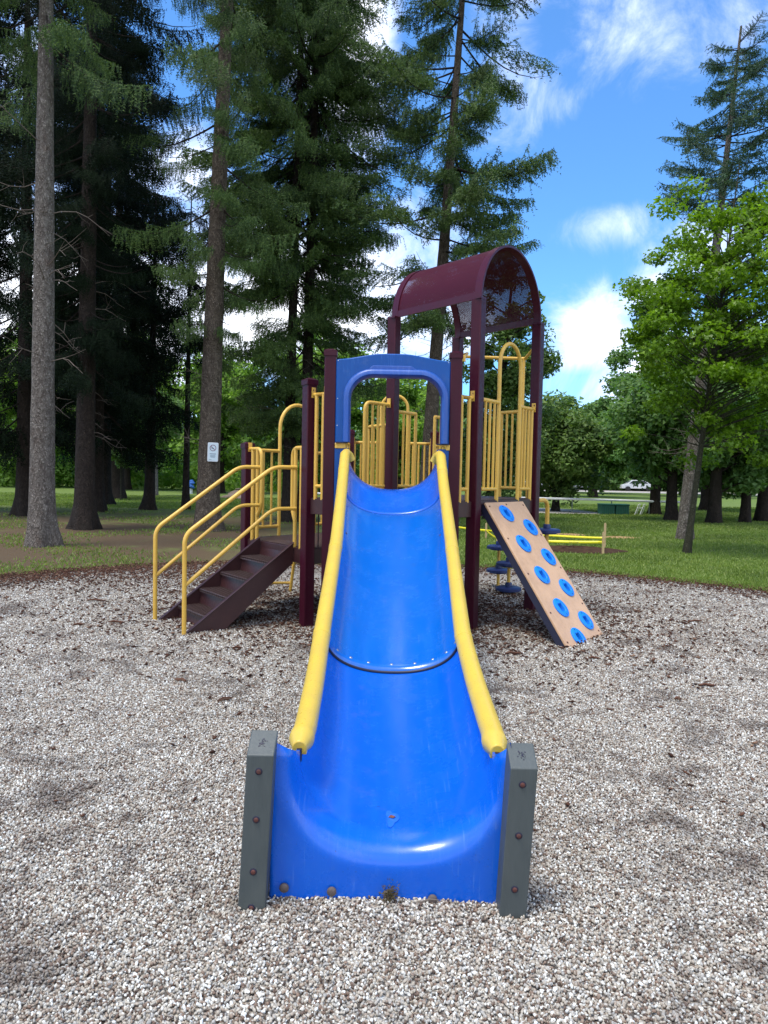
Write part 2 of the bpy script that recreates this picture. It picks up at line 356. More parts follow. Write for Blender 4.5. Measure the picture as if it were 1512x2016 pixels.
# ------------------------------------------------------------------ ground
def gravR(a):      # outline of the play area, angle from +X, seen from its centre (0, 5)
    return 7.25 + .45*math.sin(a*2+.4) + .25*math.sin(a*3+1.9) + .12*math.sin(a*7) + .05*math.sin(a*17+1)
GC = (-.2, 5.2)
NG = 240
def gpt(a, s=1.0): r = gravR(a)*s; return (GC[0]+r*math.cos(a), GC[1]+r*math.sin(a))
def in_gravel(x, y, s=1.0):
    a = np.arctan2(y-GC[1], x-GC[0]); r = 7.25 + .45*np.sin(a*2+.4) + .25*np.sin(a*3+1.9) + .12*np.sin(a*7) + .05*np.sin(a*17+1)
    return np.hypot(x-GC[0], y-GC[1]) < r*s
g = MB(); g.add([(-500, -150, 0), (500, -150, 0), (500, 900, 0), (-500, 900, 0)], [(0, 1, 2, 3)])
tag(g.build('ground', M['grass'], smooth=False), kind='structure')
def relief(x, y):      # the loose gravel is kicked into low heaps and hollows
    x = np.asarray(x, float); y = np.asarray(y, float)
    z = .015+.004*np.sin(1.7*x+.6*y+1)+.003*np.sin(2.3*y-1.1*x)+.002*np.sin(5.1*x+2.2)*np.sin(4.3*y)+.001*np.sin(11*x+3*y)
    z = z+.012*np.exp(-((x-.05)/.30)**2-((y-2.50)/.12)**2)-.006*np.exp(-((x-.05)/.55)**2-((y-1.95)/.35)**2)
    a = np.arctan2(y-GC[1], x-GC[0]); r = 7.25 + .45*np.sin(a*2+.4) + .25*np.sin(a*3+1.9) + .12*np.sin(a*7) + .05*np.sin(a*17+1)
    f = np.clip((1-np.hypot(x-GC[0], y-GC[1])/r)/.10, 0, 1); return .004+(z-.004)*f
g = MB(); rings = [0]+[k/60 for k in range(1, 61)]
vs = [(GC[0], GC[1], .012)]
for s_ in rings[1:]:
    for k in range(NG):
        x, y = gpt(2*math.pi*k/NG, s_); vs.append((x, y, float(relief(x, y))))
fs = [(0, 1+k, 1+(k+1) % NG) for k in range(NG)]
for r_ in range(len(rings)-2):
    o = 1+r_*NG; fs += [(o+k, o+NG+k, o+NG+(k+1) % NG, o+(k+1) % NG) for k in range(NG)]
g.add(vs, fs); tag(g.build('gravel_bed', M['gravel'], smooth=False), kind='structure')
g = MB(); g.add([(1.5, 31.6, .006), (5, 31.4, .006), (9.2, 31.7, .006), (9.9, 32.3, .006), (8.6, 36.6, .006), (5, 37.2, .006), (1.5, 37.5, .006)], [tuple(range(7))])
tag(g.build('path', M['path'], smooth=False), kind='structure')
g = MB(); g.add([(-60, 92, .006), (140, 78, .006), (140, 96, .006), (-60, 110, .006)], [(0, 1, 2, 3)])
tag(g.build('road', M['path'], smooth=False), kind='structure')

# pea gravel stones near the viewer (uncountable): geometry nodes scatter
def gravel_stones():
    me = bpy.data.meshes.new('gravel_stones'); bm = bmesh.new(); rows = []
    ys = np.linspace(1.2, 10.5, 90)
    for y in ys: rows.append([bm.verts.new((x*(y*.72+1.6), y, float(relief(x*(y*.72+1.6), y)))) for x in np.linspace(-1, 1, 70)])
    for i in range(len(rows)-1):
        for k in range(69):
            q = [rows[i][k], rows[i][k+1], rows[i+1][k+1], rows[i+1][k]]
            c = sum((v.co for v in q), Vector())/4
            if in_gravel(c.x, c.y, .93): bm.faces.new(q)
    bm.to_mesh(me); bm.free(); o = bpy.data.objects.new('gravel_stones', me); COL.objects.link(o); me.materials.append(M['pebble'])
    ng = bpy.data.node_groups.new('scatter_stones', 'GeometryNodeTree')
    ng.interface.new_socket('Geometry', in_out='INPUT', socket_type='NodeSocketGeometry'); ng.interface.new_socket('Geometry', in_out='OUTPUT', socket_type='NodeSocketGeometry')
    t = NT(ng); gi = t.a('NodeGroupInput'); go = t.a('NodeGroupOutput')
    pos = t.a('GeometryNodeInputPosition'); vl = t.a('ShaderNodeVectorMath', operation='LENGTH'); t.c(pos.outputs[0], vl.inputs[0]); d = vl.outputs['Value']
    dens = t.m('MULTIPLY', t.m('MINIMUM', t.m('EXPONENT', t.m('DIVIDE', t.m('SUBTRACT', 3.9, d), 2.2)), 1.0), 18000)
    dist = t.a('GeometryNodeDistributePointsOnFaces'); t.c(gi.outputs[0], dist.inputs['Mesh']); t.c(dens, dist.inputs['Density']); dist.inputs['Seed'].default_value = 4
    ico = t.a('GeometryNodeMeshIcoSphere'); ico.inputs['Radius'].default_value = 1.0; ico.inputs['Subdivisions'].default_value = 2
    sm = t.a('GeometryNodeSetShadeSmooth'); t.c(ico.outputs[0], sm.inputs[0])
    # pebbles are lumpy, not perfect balls
    sp = t.a('GeometryNodeSetPosition'); t.c(sm.outputs[0], sp.inputs['Geometry'])
    nz = t.a('ShaderNodeTexNoise'); nz.inputs['Scale'].default_value = .9; p2 = t.a('GeometryNodeInputPosition'); t.c(p2.outputs[0], nz.inputs['Vector'])
    sb = t.a('ShaderNodeVectorMath', operation='SUBTRACT'); t.c(nz.outputs['Color'], sb.inputs[0]); sb.inputs[1].default_value = (.5, .5, .5)
    sc = t.a('ShaderNodeVectorMath', operation='SCALE'); t.c(sb.outputs[0], sc.inputs[0]); sc.inputs['Scale'].default_value = 1.1; t.c(sc.outputs[0], sp.inputs['Offset'])
    mt = t.a('GeometryNodeSetMaterial'); t.c(sp.outputs[0], mt.inputs[0]); mt.inputs['Material'].default_value = M['pebble']
    ip = t.a('GeometryNodeInstanceOnPoints'); t.c(dist.outputs['Points'], ip.inputs['Points']); t.c(mt.outputs[0], ip.inputs['Instance'])
    rv = t.a('FunctionNodeRandomValue', data_type='FLOAT_VECTOR'); rv.inputs[0].default_value = (0, 0, 0); rv.inputs[1].default_value = (6.28, 6.28, 6.28)
    er = t.a('FunctionNodeEulerToRotation'); t.c(rv.outputs[0], er.inputs[0]); t.c(er.outputs[0], ip.inputs['Rotation'])
    rs = t.a('FunctionNodeRandomValue', data_type='FLOAT_VECTOR'); rs.inputs[0].default_value = (.0032, .0028, .0022); rs.inputs[1].default_value = (.0081, .0065, .0050)
    grow = t.m('ADD', 1.0, t.m('MULTIPLY', t.m('MAXIMUM', t.m('SUBTRACT', d, 4.2), 0), .10))
    s2 = t.a('ShaderNodeVectorMath', operation='SCALE'); t.c(rs.outputs[0], s2.inputs[0]); t.c(grow, s2.inputs['Scale']); t.c(s2.outputs[0], ip.inputs['Scale'])
    # piled at slightly different heights
    rz = t.a('FunctionNodeRandomValue', data_type='FLOAT'); rz.inputs[2].default_value = -.004; rz.inputs[3].default_value = .010
    cx = t.a('ShaderNodeCombineXYZ'); t.c(rz.outputs[1], cx.inputs[2])
    s3 = t.a('GeometryNodeSetPosition'); t.c(dist.outputs['Points'], s3.inputs['Geometry']); t.c(cx.outputs[0], s3.inputs['Offset'])
    t.c(s3.outputs[0], ip.inputs['Points']); t.c(ip.outputs[0], go.inputs[0])
    md = o.modifiers.new('scatter', 'NODES'); md.node_group = ng
    tag(o, 'pale pebbles of pea gravel covering the play area', kind='stuff')
gravel_stones()

npr = np.random.default_rng(11)
def chips(name, pts, L, label, z=.016, up=.25):
    n = len(pts); ang = npr.uniform(0, 6.28, n); l = npr.uniform(*L, n); w = l*npr.uniform(.16, .42, n); h = w*.45
    tilt = npr.normal(0, up, n)
    ux = np.stack([np.cos(ang)*np.cos(tilt), np.sin(ang)*np.cos(tilt), np.sin(tilt)], 1); uy = np.stack([-np.sin(ang), np.cos(ang), npr.normal(0, .2, n)], 1)
    uz = np.cross(ux, uy); uz /= np.linalg.norm(uz, axis=1)[:, None]
    V = np.empty((n, 6, 3)); c = np.concatenate([pts, (z-.002+relief(pts[:, 0], pts[:, 1])+h/2)[:, None]], 1)
    V[:, 0] = c-ux*l[:, None]/2; V[:, 1] = c-uy*w[:, None]/2+uz*h[:, None]*.2; V[:, 2] = c+ux*l[:, None]/2*npr.uniform(.7, 1, (n, 1)); V[:, 3] = c+uy*w[:, None]/2
    V[:, 4] = c+uz*h[:, None]+ux*l[:, None]*.1; V[:, 5] = c-uz*h[:, None]
    F = np.array([(0, 1, 4), (1, 2, 4), (2, 3, 4), (3, 0, 4), (1, 0, 5), (2, 1, 5), (3, 2, 5), (0, 3, 5)])
    F = (F[None]+(np.arange(n)*6)[:, None, None]).reshape(-1, 3)
    o = link(name, npmesh(name, V.reshape(-1, 3), F), M['mulch'], smooth=False); tag(o, label, kind='stuff'); return o
# brown bark edge round the gravel
a = npr.uniform(-.1, 3.5, 22000); a = np.where(a > 3.3, -(a-3.3)*1.5, a); rr = 1 - np.abs(npr.normal(0, .085, len(a))) + .03 + npr.normal(0, .012, len(a))
g_ = np.array([gravR(q) for q in a]); P1_ = np.stack([GC[0]+g_*rr*np.cos(a), GC[1]+g_*rr*np.sin(a)], 1)
# denser litter under and behind the deck, thinner all over
n2 = 15000; P2_ = np.stack([npr.normal(.2, 1.45, n2), npr.normal(8.0, 1.1, n2)], 1)
n3 = 3000; P3_ = np.stack([npr.uniform(-6, 6, n3), npr.uniform(3, 12.5, n3)**1.0], 1)
n4 = 9000; P4_ = np.stack([npr.uniform(-7, -1.5, n4), npr.normal(10.6, 1.0, n4)], 1)
P = np.concatenate([P1_, P2_, P3_, P4_]); P = P[in_gravel(P[:, 0], P[:, 1], 1.05) & (P[:, 1] > 2.9)]
chips('bark_mulch', P, (.015, .07), 'brown bark and wood chips scattered over the gravel')

def grass():
    n = 330000; y = 9.5 + (npr.random(n)**1.9)*34; x = npr.uniform(-1, 1, n)*(y*.56+1.5)
    k = ~in_gravel(x, y, .985)
    k &= ~((x > 1.5) & (x < 9.6) & (y > 31.4) & (y < 37.5)); k &= ~(((x-4.0)/1.2)**2 + ((y-15.4)/.8)**2 < .8)
    # thin and patchy under the spruces
    k &= ~((x < -1.5) & (y < 29) & (npr.random(n) < .90+.2*np.sin(x*1.3+np.sin(y*.9)*2)))
    x = x[k]; y = y[k]; n = len(x)
    h = npr.uniform(.02, .055, n)*(1+(y-10)*.012); w = .011*(1+(y-10)*.07)
    an = npr.uniform(0, 6.28, n); le = npr.normal(0, .45, (n, 2))
    B = np.stack([x, y, np.zeros(n)], 1); dx = np.stack([np.cos(an)*w, np.sin(an)*w, np.zeros(n)], 1)
    tip = B+np.stack([le[:, 0]*h, le[:, 1]*h, h], 1)
    V = np.stack([B-dx, B+dx, tip], 1).reshape(-1, 3); F = np.arange(n*3).reshape(-1, 3)
    tag(link('lawn_grass', npmesh('lawn_grass', V, F), M['grass_blade'], smooth=False), 'short green lawn grass around the gravel play area', kind='stuff')
grass()

# ------------------------------------------------------------------ the play structure
PS = empty('play_structure', (0, 7.6, 0)); tag(PS, 'blue slide, maroon posts, yellow rails and arched roof of the playground climber', 'playground structure')
_build = MB.build
def part(mb, name, m, parent=None, **k):
    o = mb.build(name, m, None, **k); par = parent or PS
    o.parent = par
    if par is PS: o.matrix_parent_inverse = Matrix.Translation((0, -7.6, 0))
    return o
pE, pA, pB, pD, pC = (-.736, 7.15), (.867, 7.162), (.07, 8.12), (1.666, 8.275), (.87, 9.23)
pG, pH, p1, p2, q1, q2 = (-1.52, 8.2), (-.64, 9.25), (-.525, 6.97), (.645, 6.97), (-.473, 10.0), (.664, 10.0)
DZ, LZ, RZ = 1.27, .775, .93
def pins(name, lst, m, parent, n=8):
    for (c, nr, r, h) in lst: part(MB().disc(c, nr, r, h, n, h*.3), name, m, parent)
def post(p, h, w=.108, yaw=0, cap=True, lean=0):
    c, s = math.cos(yaw), math.sin(yaw); ax = (Vector((c, s, 0)), Vector((-s, c, 0)), Vector((0, 0, 1)))
    o = part(MB().box((p[0], p[1], h/2-.05), (w, w, h+.1), ax), 'post', M['maroon'], bevel=.009)
    if cap:
        m = MB().box((p[0], p[1], h-.012), (w+.014, w+.014, .05), ax)
        q = w/2+.007; zz = h+.013
        b4 = [Vector((p[0], p[1], zz))+ax[0]*i*q+ax[1]*j*q for i, j in ((-1, -1), (1, -1), (1, 1), (-1, 1))]
        t4 = [Vector((p[0], p[1], zz+.02))+ax[0]*i*q*.35+ax[1]*j*q*.35 for i, j in ((-1, -1), (1, -1), (1, 1), (-1, 1))]
        m.add(b4+t4, [(0, 1, 5, 4), (1, 2, 6, 5), (2, 3, 7, 6), (3, 0, 4, 7), (4, 5, 6, 7)])
        part(m, 'post_cap', M['maroon'], o, bevel=.003)
    return o
yawR, yawL = math.atan2(1.113, .8), math.atan2(1.05, -.78)
for p, h, y in ((pE, 2.38, yawL), (p1, 2.63, 0), (p2, 2.63, 0), (pG, 1.80, yawL), (pH, 1.8, yawL), (q1, 2.07, 0), (q2, 2.07, 0)):
    post(p, h, yaw=y)
for p in (pA, pB, pC, pD): post(p, 3.2, yaw=yawR, cap=False)

def deck(name, pts, z):
    m = MB().prism([(x, y, z-.05) for x, y in pts], (0, 0, .05)); o = part(m, name, M['tread'], smooth=False, bevel=.004)
    s = MB(); n = len(pts)
    c = sum((Vector((x, y, 0)) for x, y in pts), Vector())/n
    for i in range(n):
        a = Vector((*pts[i], 0)); b = Vector((*pts[(i+1) % n], 0)); d = (b-a); u = d.normalized(); w = Vector((u.y, -u.x, 0))
        if w.dot(c-a) > 0: w = -w
        s.box((a+b)/2 + w*.006 + Vector((0, 0, z-.085)), (d.length-.03, .022, .15), (u, w, Vector((0, 0, 1))))
    part(s, 'deck_skirt', M['brown'], o, smooth=False, bevel=.003)
    return o
deck('deck', [pE, p1, p2, pA, pB], DZ); deck('deck', [pA, pD, pC, pB], DZ+.004)
deck('deck', [pE, pB, pH, pG], LZ); deck('deck', [pB, pC, q2, q1, pH], RZ)
# dark riser grille between the low and the high deck
m = MB()
for i in range(13):
    a = lerp(V3(pE, 0), V3(pB, 0), (i+.5)/13); m.box(a+Vector((0, 0, (LZ+DZ)/2-.05)), (.012, .012, DZ-LZ-.04))
part(m, 'riser_grille', M['brown'], smooth=False)

def tab(m, p, u, z):     # flattened bolted foot of a rail
    m.box((p.x, p.y, z), (.036, .014, .085), (u, Vector((-u.y, u.x, 0)), Vector((0, 0, 1))))
def guard(a, b, segs, zt, zb, arch=None, bars=3, brk=(1, 1)):
    """yellow guard rail panel(s) on the edge a-b. segs: (t0, t1, number of thin bars, leg at t0, leg at t1)"""
    a = V3(a, 0); b = V3(b, 0); L = (b-a).length; u = (b-a)/L; w = Vector((u.y, -u.x, 0))
    z_ = Vector((0, 0, 1)); off = Vector((0, 0, 0)); m = MB(); pin = []
    P = lambda t, z: lerp(a, b, t)+off+z_*z
    for (t0, t1, nb, l0, l1) in segs:
        m.tube([P(t0, zt), P(t1, zt)], .0195, 10)
        zl = zb+.11
        m.tube([P(t0+.02, zl), P(t1-.02, zl)], .0185, 10)
        for k in range(nb):
            t = lerp(t0, t1, (k+1)/(nb+1)); m.tube([P(t, zt), P(t, zl)], .0135, 8)
        for t, lg in ((t0, l0), (t1, l1)):
            if lg:
                m.tube([P(t, zt), P(t, zb-.02)], .0195, 10); tab(m, P(t, 0)-w*0.0, u, zb-.045); pin.append(P(t, zb-.06)-w*.008)
    for t in ([0.0] if brk[0] else []) + ([1.0] if brk[1] else []):
        tt = .055/L if t == 0 else 1-.055/L
        sgn = 1 if t == 0 else -1
        m.tube([P(tt+sgn*.05, zt), P(tt, zt)], .0195, 10)
        m.box(P(tt, zt+.02), (.012, .045, .10), (u, w, z_)); pin.append(P(tt+sgn*.01, zt+.045))
    if arch:
        t0, t1, za = arch; r = (t1-t0)*L/2; pc = lambda q: P((t0+t1)/2, za-r) - u*r*math.cos(q) + z_*r*math.sin(q)
        pts = [P(t0, zb-.02)] + [P(t0, za-r)] + [pc(math.pi*k/14) for k in range(1, 14)] + [P(t1, za-r), P(t1, zb-.02)]
        m.tube(pts, .0205, 12)
        for t in (t0, t1): tab(m, P(t, 0), u, zb-.045); pin.append(P(t, zb-.06))
    o = part(m, 'guard_rail', M['yellow'])
    s = 1 if w.y < 0 else -1
    pins('rail_bolt', [(p+w*s*.008, w*s, .009, .005) for p in pin], M['bolt_rust'], o)
    return o
# short side panels either side of the slide
for a_, b_ in ((pE, p1), (p2, pA)):
    guard(a_, b_, [(.36 if a_ is pE else .30, .70 if a_ is pE else .66, 0, 1, 1)], 2.25, DZ, brk=(1, 1))
    a3, b3 = V3(a_, 2.25), V3(b_, 2.25)
    part(MB().tube([lerp(a3, b3, .15), lerp(a3, b3, .85)], .0195), 'guard_rail', M['yellow'])
guard(pA, pD, [(.075, .345, 3, 1, 0), (.70, .925, 3, 0, 1)], 2.255, DZ, (.345, .70, 2.88), brk=(1, 1))
guard(pC, pD, [(.60, .93, 4, 1, 1)], 2.25, DZ, brk=(0, 1))
guard(pC, pB, [(.07, .36, 2, 1, 1), (.66, .93, 2, 1, 1)], 2.20, DZ, brk=(0, 0))
guard(pG, pH, [(.08, .345, 2, 1, 0), (.76, .95, 1, 0, 1)], 1.75, LZ, (.345, .76, 2.30), brk=(1, 0))
guard(q1, q2, [(.05, .36, 3, 1, 0), (.675, .95, 3, 0, 1)], 1.93, RZ, (.36, .675, 2.57), brk=(1, 1))
guard(pH, q1, [(.1, .9, 4, 1, 1)], 1.90, RZ, brk=(0, 0))
guard(pC, q2, [(.1, .9, 4, 1, 1)], 1.90, RZ, brk=(0, 0))
# panel beside post B at the step up: curved free end
def hook_panel(a, b, t1, zt, zb, nb, far_z=None, brk=True):
    a = V3(a, 0); b = V3(b, 0); L = (b-a).length; u = (b-a)/L; w = Vector((u.y, -u.x, 0)); P = lambda t, z: a+u*(t*L)+Vector((0, 0, z))
    m = MB(); m.tube(fillet([P(.05, zt), P(t1, zt), P(t1, zb-.02)], .09), .0195, 10); tab(m, P(t1, 0), u, zb-.045)
    m.tube([P(.1, zb+.11), P(t1, zb+.11)], .0185)
    for k in range(nb):
        t = lerp(.08, t1, (k+.6)/nb); m.tube([P(t, zt), P(t, zb+.11)], .0135 if k else .0195, 8)
    if brk: m.box(P(.05, zt+.02), (.012, .045, .10), (u, w, Vector((0, 0, 1))))
    return part(m, 'guard_rail', M['yellow'])
hook_panel(pB, pE, .36, 2.26, DZ, 4)
hook_panel(pB, pH, .40, 2.05, LZ, 4)
# stair-side panels with D-shaped hand loops
def loop_panel(a, b, t0, t1, tl, zt, zb):
    a = V3(a, 0); b = V3(b, 0); L = (b-a).length; u = (b-a)/L; w = Vector((u.y, -u.x, 0)); P = lambda t, z: lerp(a, b, t)+Vector((0, 0, z))
    m = MB()
    for t in (t0, t1): m.tube([P(t, zt), P(t, zb-.02)], .0195, 10); tab(m, P(t, 0), u, zb-.05)
    m.tube(fillet([P(t0*.45 if t0 < .5 else 1-(1-t0)*.45, zt), P(tl, zt), P(tl, zb+.36), P(t1, zb+.25)], .10), .0195, 10)
    m.box(P(t0*.45 if t0 < .5 else 1-(1-t0)*.45, zt+.02), (.012, .045, .10), (u, w, Vector((0, 0, 1))))
    o = part(m, 'guard_rail', M['yellow']); s = 1 if w.y < 0 else -1
    pins('rail_bolt', [(P(t, zb-.07)+w*s*.008, w*s, .010, .005) for t in (t0, t1)], M['bolt_rust'], o)
loop_panel(pE, pG, .10, .19, .235, 1.75, LZ); loop_panel(pE, pG, .90, .815, .745, 1.755, LZ)

# staircase
uE = (V3(pG, 0)-V3(pE, 0)).normalized(); nE = Vector((-uE.y, uE.x, 0))
if nE.dot(Vector((-1, -1, 0))) < 0: nE = -nE
SB = V3(pE, 0)+uE*.24; SW = .72; RUN = 1.12
def sp(along, out, z): return SB+uE*along+nE*out+Vector((0, 0, z))
m = MB()
for al in (0, SW):
    t = .012 if al == 0 else -.012
    prof = [(.02, LZ+.03), (RUN+.02, .0), (RUN-.08, -.05), (RUN-.30, -.05), (.02, LZ-.17)]
    m.prism([sp(al, o_, z) for o_, z in prof], uE*t)
    # folded flange on the top edge
    m.prism([sp(al-(.018 if al == 0 else -.018), .02, LZ+.035), sp(al-(.018 if al == 0 else -.018), RUN+.03, .003), sp(al+t*2, RUN+.03, .003), sp(al+t*2, .02, LZ+.035)], (0, 0, .006))
NST = 5
for i in range(NST):
    z1 = LZ*(1-i/NST); z0 = LZ*(1-(i+1)/NST); o_ = RUN*(i/NST)+.01
    m.prism([sp(.012, o_+.0, z1-.03), sp(SW-.012, o_+.0, z1-.03), sp(SW-.012, o_+.02, z0), sp(.012, o_+.02, z0)], nE*-.01)
m.prism([sp(.01, RUN-.16, .03), sp(.01, RUN+.01, .0), sp(SW-.01, RUN+.01, .0), sp(SW-.01, RUN-.16, .03)][::-1], (0, 0, -.05))
st = part(m, 'staircase', M['brown'], smooth=False, bevel=.002)
for i in range(1, NST):
    z1 = LZ*(1-i/NST); o0 = RUN*((i-1)/NST)+.015; o1 = RUN*(i/NST)+.035
    q = MB()
    q.prism([sp(.014, o0, z1), sp(.014, o1, z1), sp(SW-.014, o1, z1), sp(SW-.014, o0, z1)][::-1], (0, 0, -.03))
    for k in range(11):      # raised ribs
        al = .05+(SW-.1)*k/10; q.prism([sp(al-.008, o0+.01, z1+.001), sp(al-.008, o1-.01, z1+.001), sp(al+.008, o1-.01, z1+.001), sp(al+.008, o0+.01, z1+.001)][::-1], (0, 0, .005))
    part(q, 'stair_tread', M['tread'], st, smooth=False, bevel=.002)
for al, tb in ((.015, 0), (SW-.015, 0)):
    m = MB(); o_ = .02 if al < .1 else -.02
    base = sp(al-o_*1.6, RUN+.03, 0)
    al2 = al-o_*1.6
    path = [base+Vector((0, 0, -.05)), base+Vector((0, 0, .925)), sp(al2, .26, 1.555), sp(al2-o_*.8, .015, 1.555)]
    m.tube(fillet(path, .09), .0205, 12)
    path = [base+Vector((0, 0, .46)), sp(al2, .26, 1.15), sp(al2-o_*.8, .015, 1.15)]
    m.tube(fillet(path, .09), .0185, 12)
    part(m, 'handrail', M['yellow'])

# canopy: perforated barrel roof on four posts
cA, cB, cC, cD = V3(pA, 3.2), V3(pB, 3.2), V3(pC, 3.2), V3(pD, 3.2)
uB = (cB-cA); uD = (cD-cA)
def roofpt(s, q, r=1.0):     # s 0..1 along A->B, q angle 0..pi across A->D
    c = cA+uD*.5+uB*s; h = uD.length/2
    x = -math.cos(q)*h*1.0*r; z = h*.94*math.sin(q)*r
    return c+uD.normalized()*x+Vector((0, 0, z))
N = 36; S0, S1 = -.03, 1.03
fr = MB()
for (s0, s1) in ((S0, S0+.075), (S1-.075, S1)):
    rows = []
    for k in range(N+1):
        q = math.pi*k/N
        rows.append([roofpt(s0, q, .975), roofpt(s0, q, 1.01), roofpt(s1, q, 1.01), roofpt(s1, q, .975), roofpt(s0, q, .975)])
    fr.grid(rows)
for q0, q1_ in ((0, .11), (math.pi-.11, math.pi)):
    rows = []
    for s in (S0+.075, S1-.075):
        rows.append([roofpt(s, q0, .978), roofpt(s, q0, 1.008), roofpt(s, (q0+q1_)/2, 1.008), roofpt(s, q1_, 1.008), roofpt(s, q1_, .978), roofpt(s, (q0+q1_)/2, .978), roofpt(s, q0, .978)])
    fr.grid(rows)
for c_, o_ in ((cA, -1), (cD, 1), (cB, -1), (cC, 1)):
    fr.box(c_+uD.normalized()*0+Vector((0, 0, .0)), (.118, .118, .02), (uD.normalized(), uB.normalized(), Vector((0, 0, 1))))
can = part(fr, 'canopy_frame', M['maroon_roof'], angle=50)
rf = MB(); uv = []
for rr_ in (.994, .987):      # outer and inner skin of the punched sheet
    rows = []
    for i in range(13):
        s = lerp(S0+.07, S1-.07, i/12); row = []
        for k in range(N+1):
            q = lerp(.10, math.pi-.10, k/N); row.append(roofpt(s, q, rr_)); uv.append((s*uB.length, q*uD.length/2))
        rows.append(row)
    rf.grid(rows)
rf.uv = uv; part(rf, 'perforated_roof', M['perf'], can, angle=180)
# overhead bars behind the canopy for the pod climber
m = MB(); m.tube(fillet([V3(pC, 2.98)+Vector((.05, 0, 0)), (1.72, 9.30, 2.98), V3(pD, 2.98)+Vector((0, .05, 0))], .06), .02)
m.tube([(1.70, 9.27, 2.97), (1.70, 9.27, 1.2)], .019)
part(m, 'overhead_bar', M['yellow'])
m = MB(); m.box((.71, 6.99, 2.60), (.05, .03, .05)); m.tube([(.70, 7.0, 2.60), (.88, 8.2, 2.85), V3(pC, 2.98)], .016)
part(m, 'overhead_bar', M['yellow'])
def pod(x, y, top, discs, curl=None):
    m = MB()
    if curl is not None: m.tube(fillet([(x, y, -.05), (x, y, top), (curl[0], curl[1], top)], .13, 8), .026, 12)
    else: m.tube([(x, y, -.05), (x, y, top)], .021, 12)
    o = part(m, 'pod_climber', M['yellow'])
    for z in discs:
        d = MB().disc((x, y, z-.02), (0, 0, 1), .165, .045, 28, .006); d.disc((x, y, z+.02), (0, 0, 1), .045, .06, 14, .004); d.disc((x, y, z-.02), (0, 0, -1), .12, .02, 20, .004)
        part(d, 'step_disc', M['navy'], o)
pod(1.56, 9.93, .80, (.56, .245)); pod(1.61, 9.40, .62, (.40, .08)); pod(1.99, 9.0, 1.235, (.86,), (1.70, 8.6))
# arched ladder reaching the ground beside the low deck
m = MB(); h0, h1 = lerp(V3(pG, 0), V3(pH, 0), .345), lerp(V3(pG, 0), V3(pH, 0), .76); nn = Vector((-.76, .64, 0))
for p in (h0, h1): m.tube(fillet([p+Vector((0, 0, .72)), p+nn*.30+Vector((0, 0, .66)), p+nn*.42+Vector((0, 0, -.05))], .2), .02)
for z in (.12, .36, .58):
    o_ = nn*(.42-.1*z); pts = [lerp(h0, h1, t)+o_+nn*.16*math.sin(math.pi*t)+Vector((0, 0, z)) for t in np.linspace(0, 1, 13)]
    m.tube(pts, .017)
part(m, 'loop_ladder', M['yellow'])

# climbing wall board with ring holds
TL = Vector((.985, 7.235, 1.25)); BL = Vector((1.655, 6.345, -.03)); Wv = Vector((.488, .614, 0)); dn = BL-TL
nW = Wv.cross(dn).normalized()
if nW.z < 0: nW = -nW
wp = lambda s, t, h=0: TL+Wv*s+dn*t+nW*h
holds = ((.366, .088), (.772, .2), (.35, .307), (.779, .418), (.356, .524), (.77, .633), (.353, .739), (.766, .851), (.363, .926))
hx, hy = .095/Wv.length, .095/dn.length
m = MB(); bd = bmesh.new()
# board face with real rounded openings, made as a grid with the hold cells cut out
def board():
    m = MB(); tt = sorted(set([0, 1.0] + [v for _, t in holds for v in (max(t-.030, 0), min(t+.030, 1))])); n = 0
    ss = [0, .366-.085, .366+.085, .772-.085, .772+.085, 1]
    for i in range(len(tt)-1):
        for j in range(5):
            tc_, sc_ = (tt[i]+tt[i+1])/2, (ss[j]+ss[j+1])/2
            if any(abs(tc_-t) < .029 and abs(sc_-s) < .09 for s, t in holds): continue
            m.add([wp(ss[j], tt[i]), wp(ss[j+1], tt[i]), wp(ss[j+1], tt[i+1]), wp(ss[j], tt[i+1])], [(0, 1, 2, 3)])
    return m
bm = bmesh.new(); mbd = board(); vv = [bm.verts.new(p) for p in mbd.v]
for f in mbd.f: bm.faces.new([vv[i] for i in f])
bmesh.ops.remove_doubles(bm, verts=bm.verts, dist=1e-4); bmesh.ops.recalc_face_normals(bm, faces=bm.faces)
if sum((f.normal for f in bm.faces), Vector()).dot(nW) < 0: bmesh.ops.reverse_faces(bm, faces=bm.faces)
me = bpy.data.meshes.new('climbing_board'); bm.to_mesh(me); bm.free()
cw = link('climbing_board', me, M['tan'], smooth=False, solid=.02, bevel=.004); cw.parent = PS; cw.matrix_parent_inverse = Matrix.Translation((0, -7.6, 0))
uW, uDn = Wv.normalized(), dn.normalized(); m = MB()
for s in (0, 1):
    e = uW*(.022 if s == 0 else -.022)
    m.prism([wp(s, 0, -.022)+e*.1, wp(s, 1, -.022)+e*.1, wp(s, 1, -.085)+e*.1, wp(s, 0, -.085)+e*.1], e)
m.prism([wp(0.03, .0, -.022), wp(.97, 0, -.022), wp(.97, .0, -.10), wp(.03, .0, -.10)], uDn*.02)
part(m, 'board_frame', M['dark_rubber'], cw, smooth=False)
pins('board_bolt', [(wp(s, t, 0), nW, .010, .004) for t in (.03, .26, .5, .75, .93) for s in (.06, .94)]+[(wp(.5, .02, 0), nW, .010, .004)], M['bolt_rust'], cw, 10)
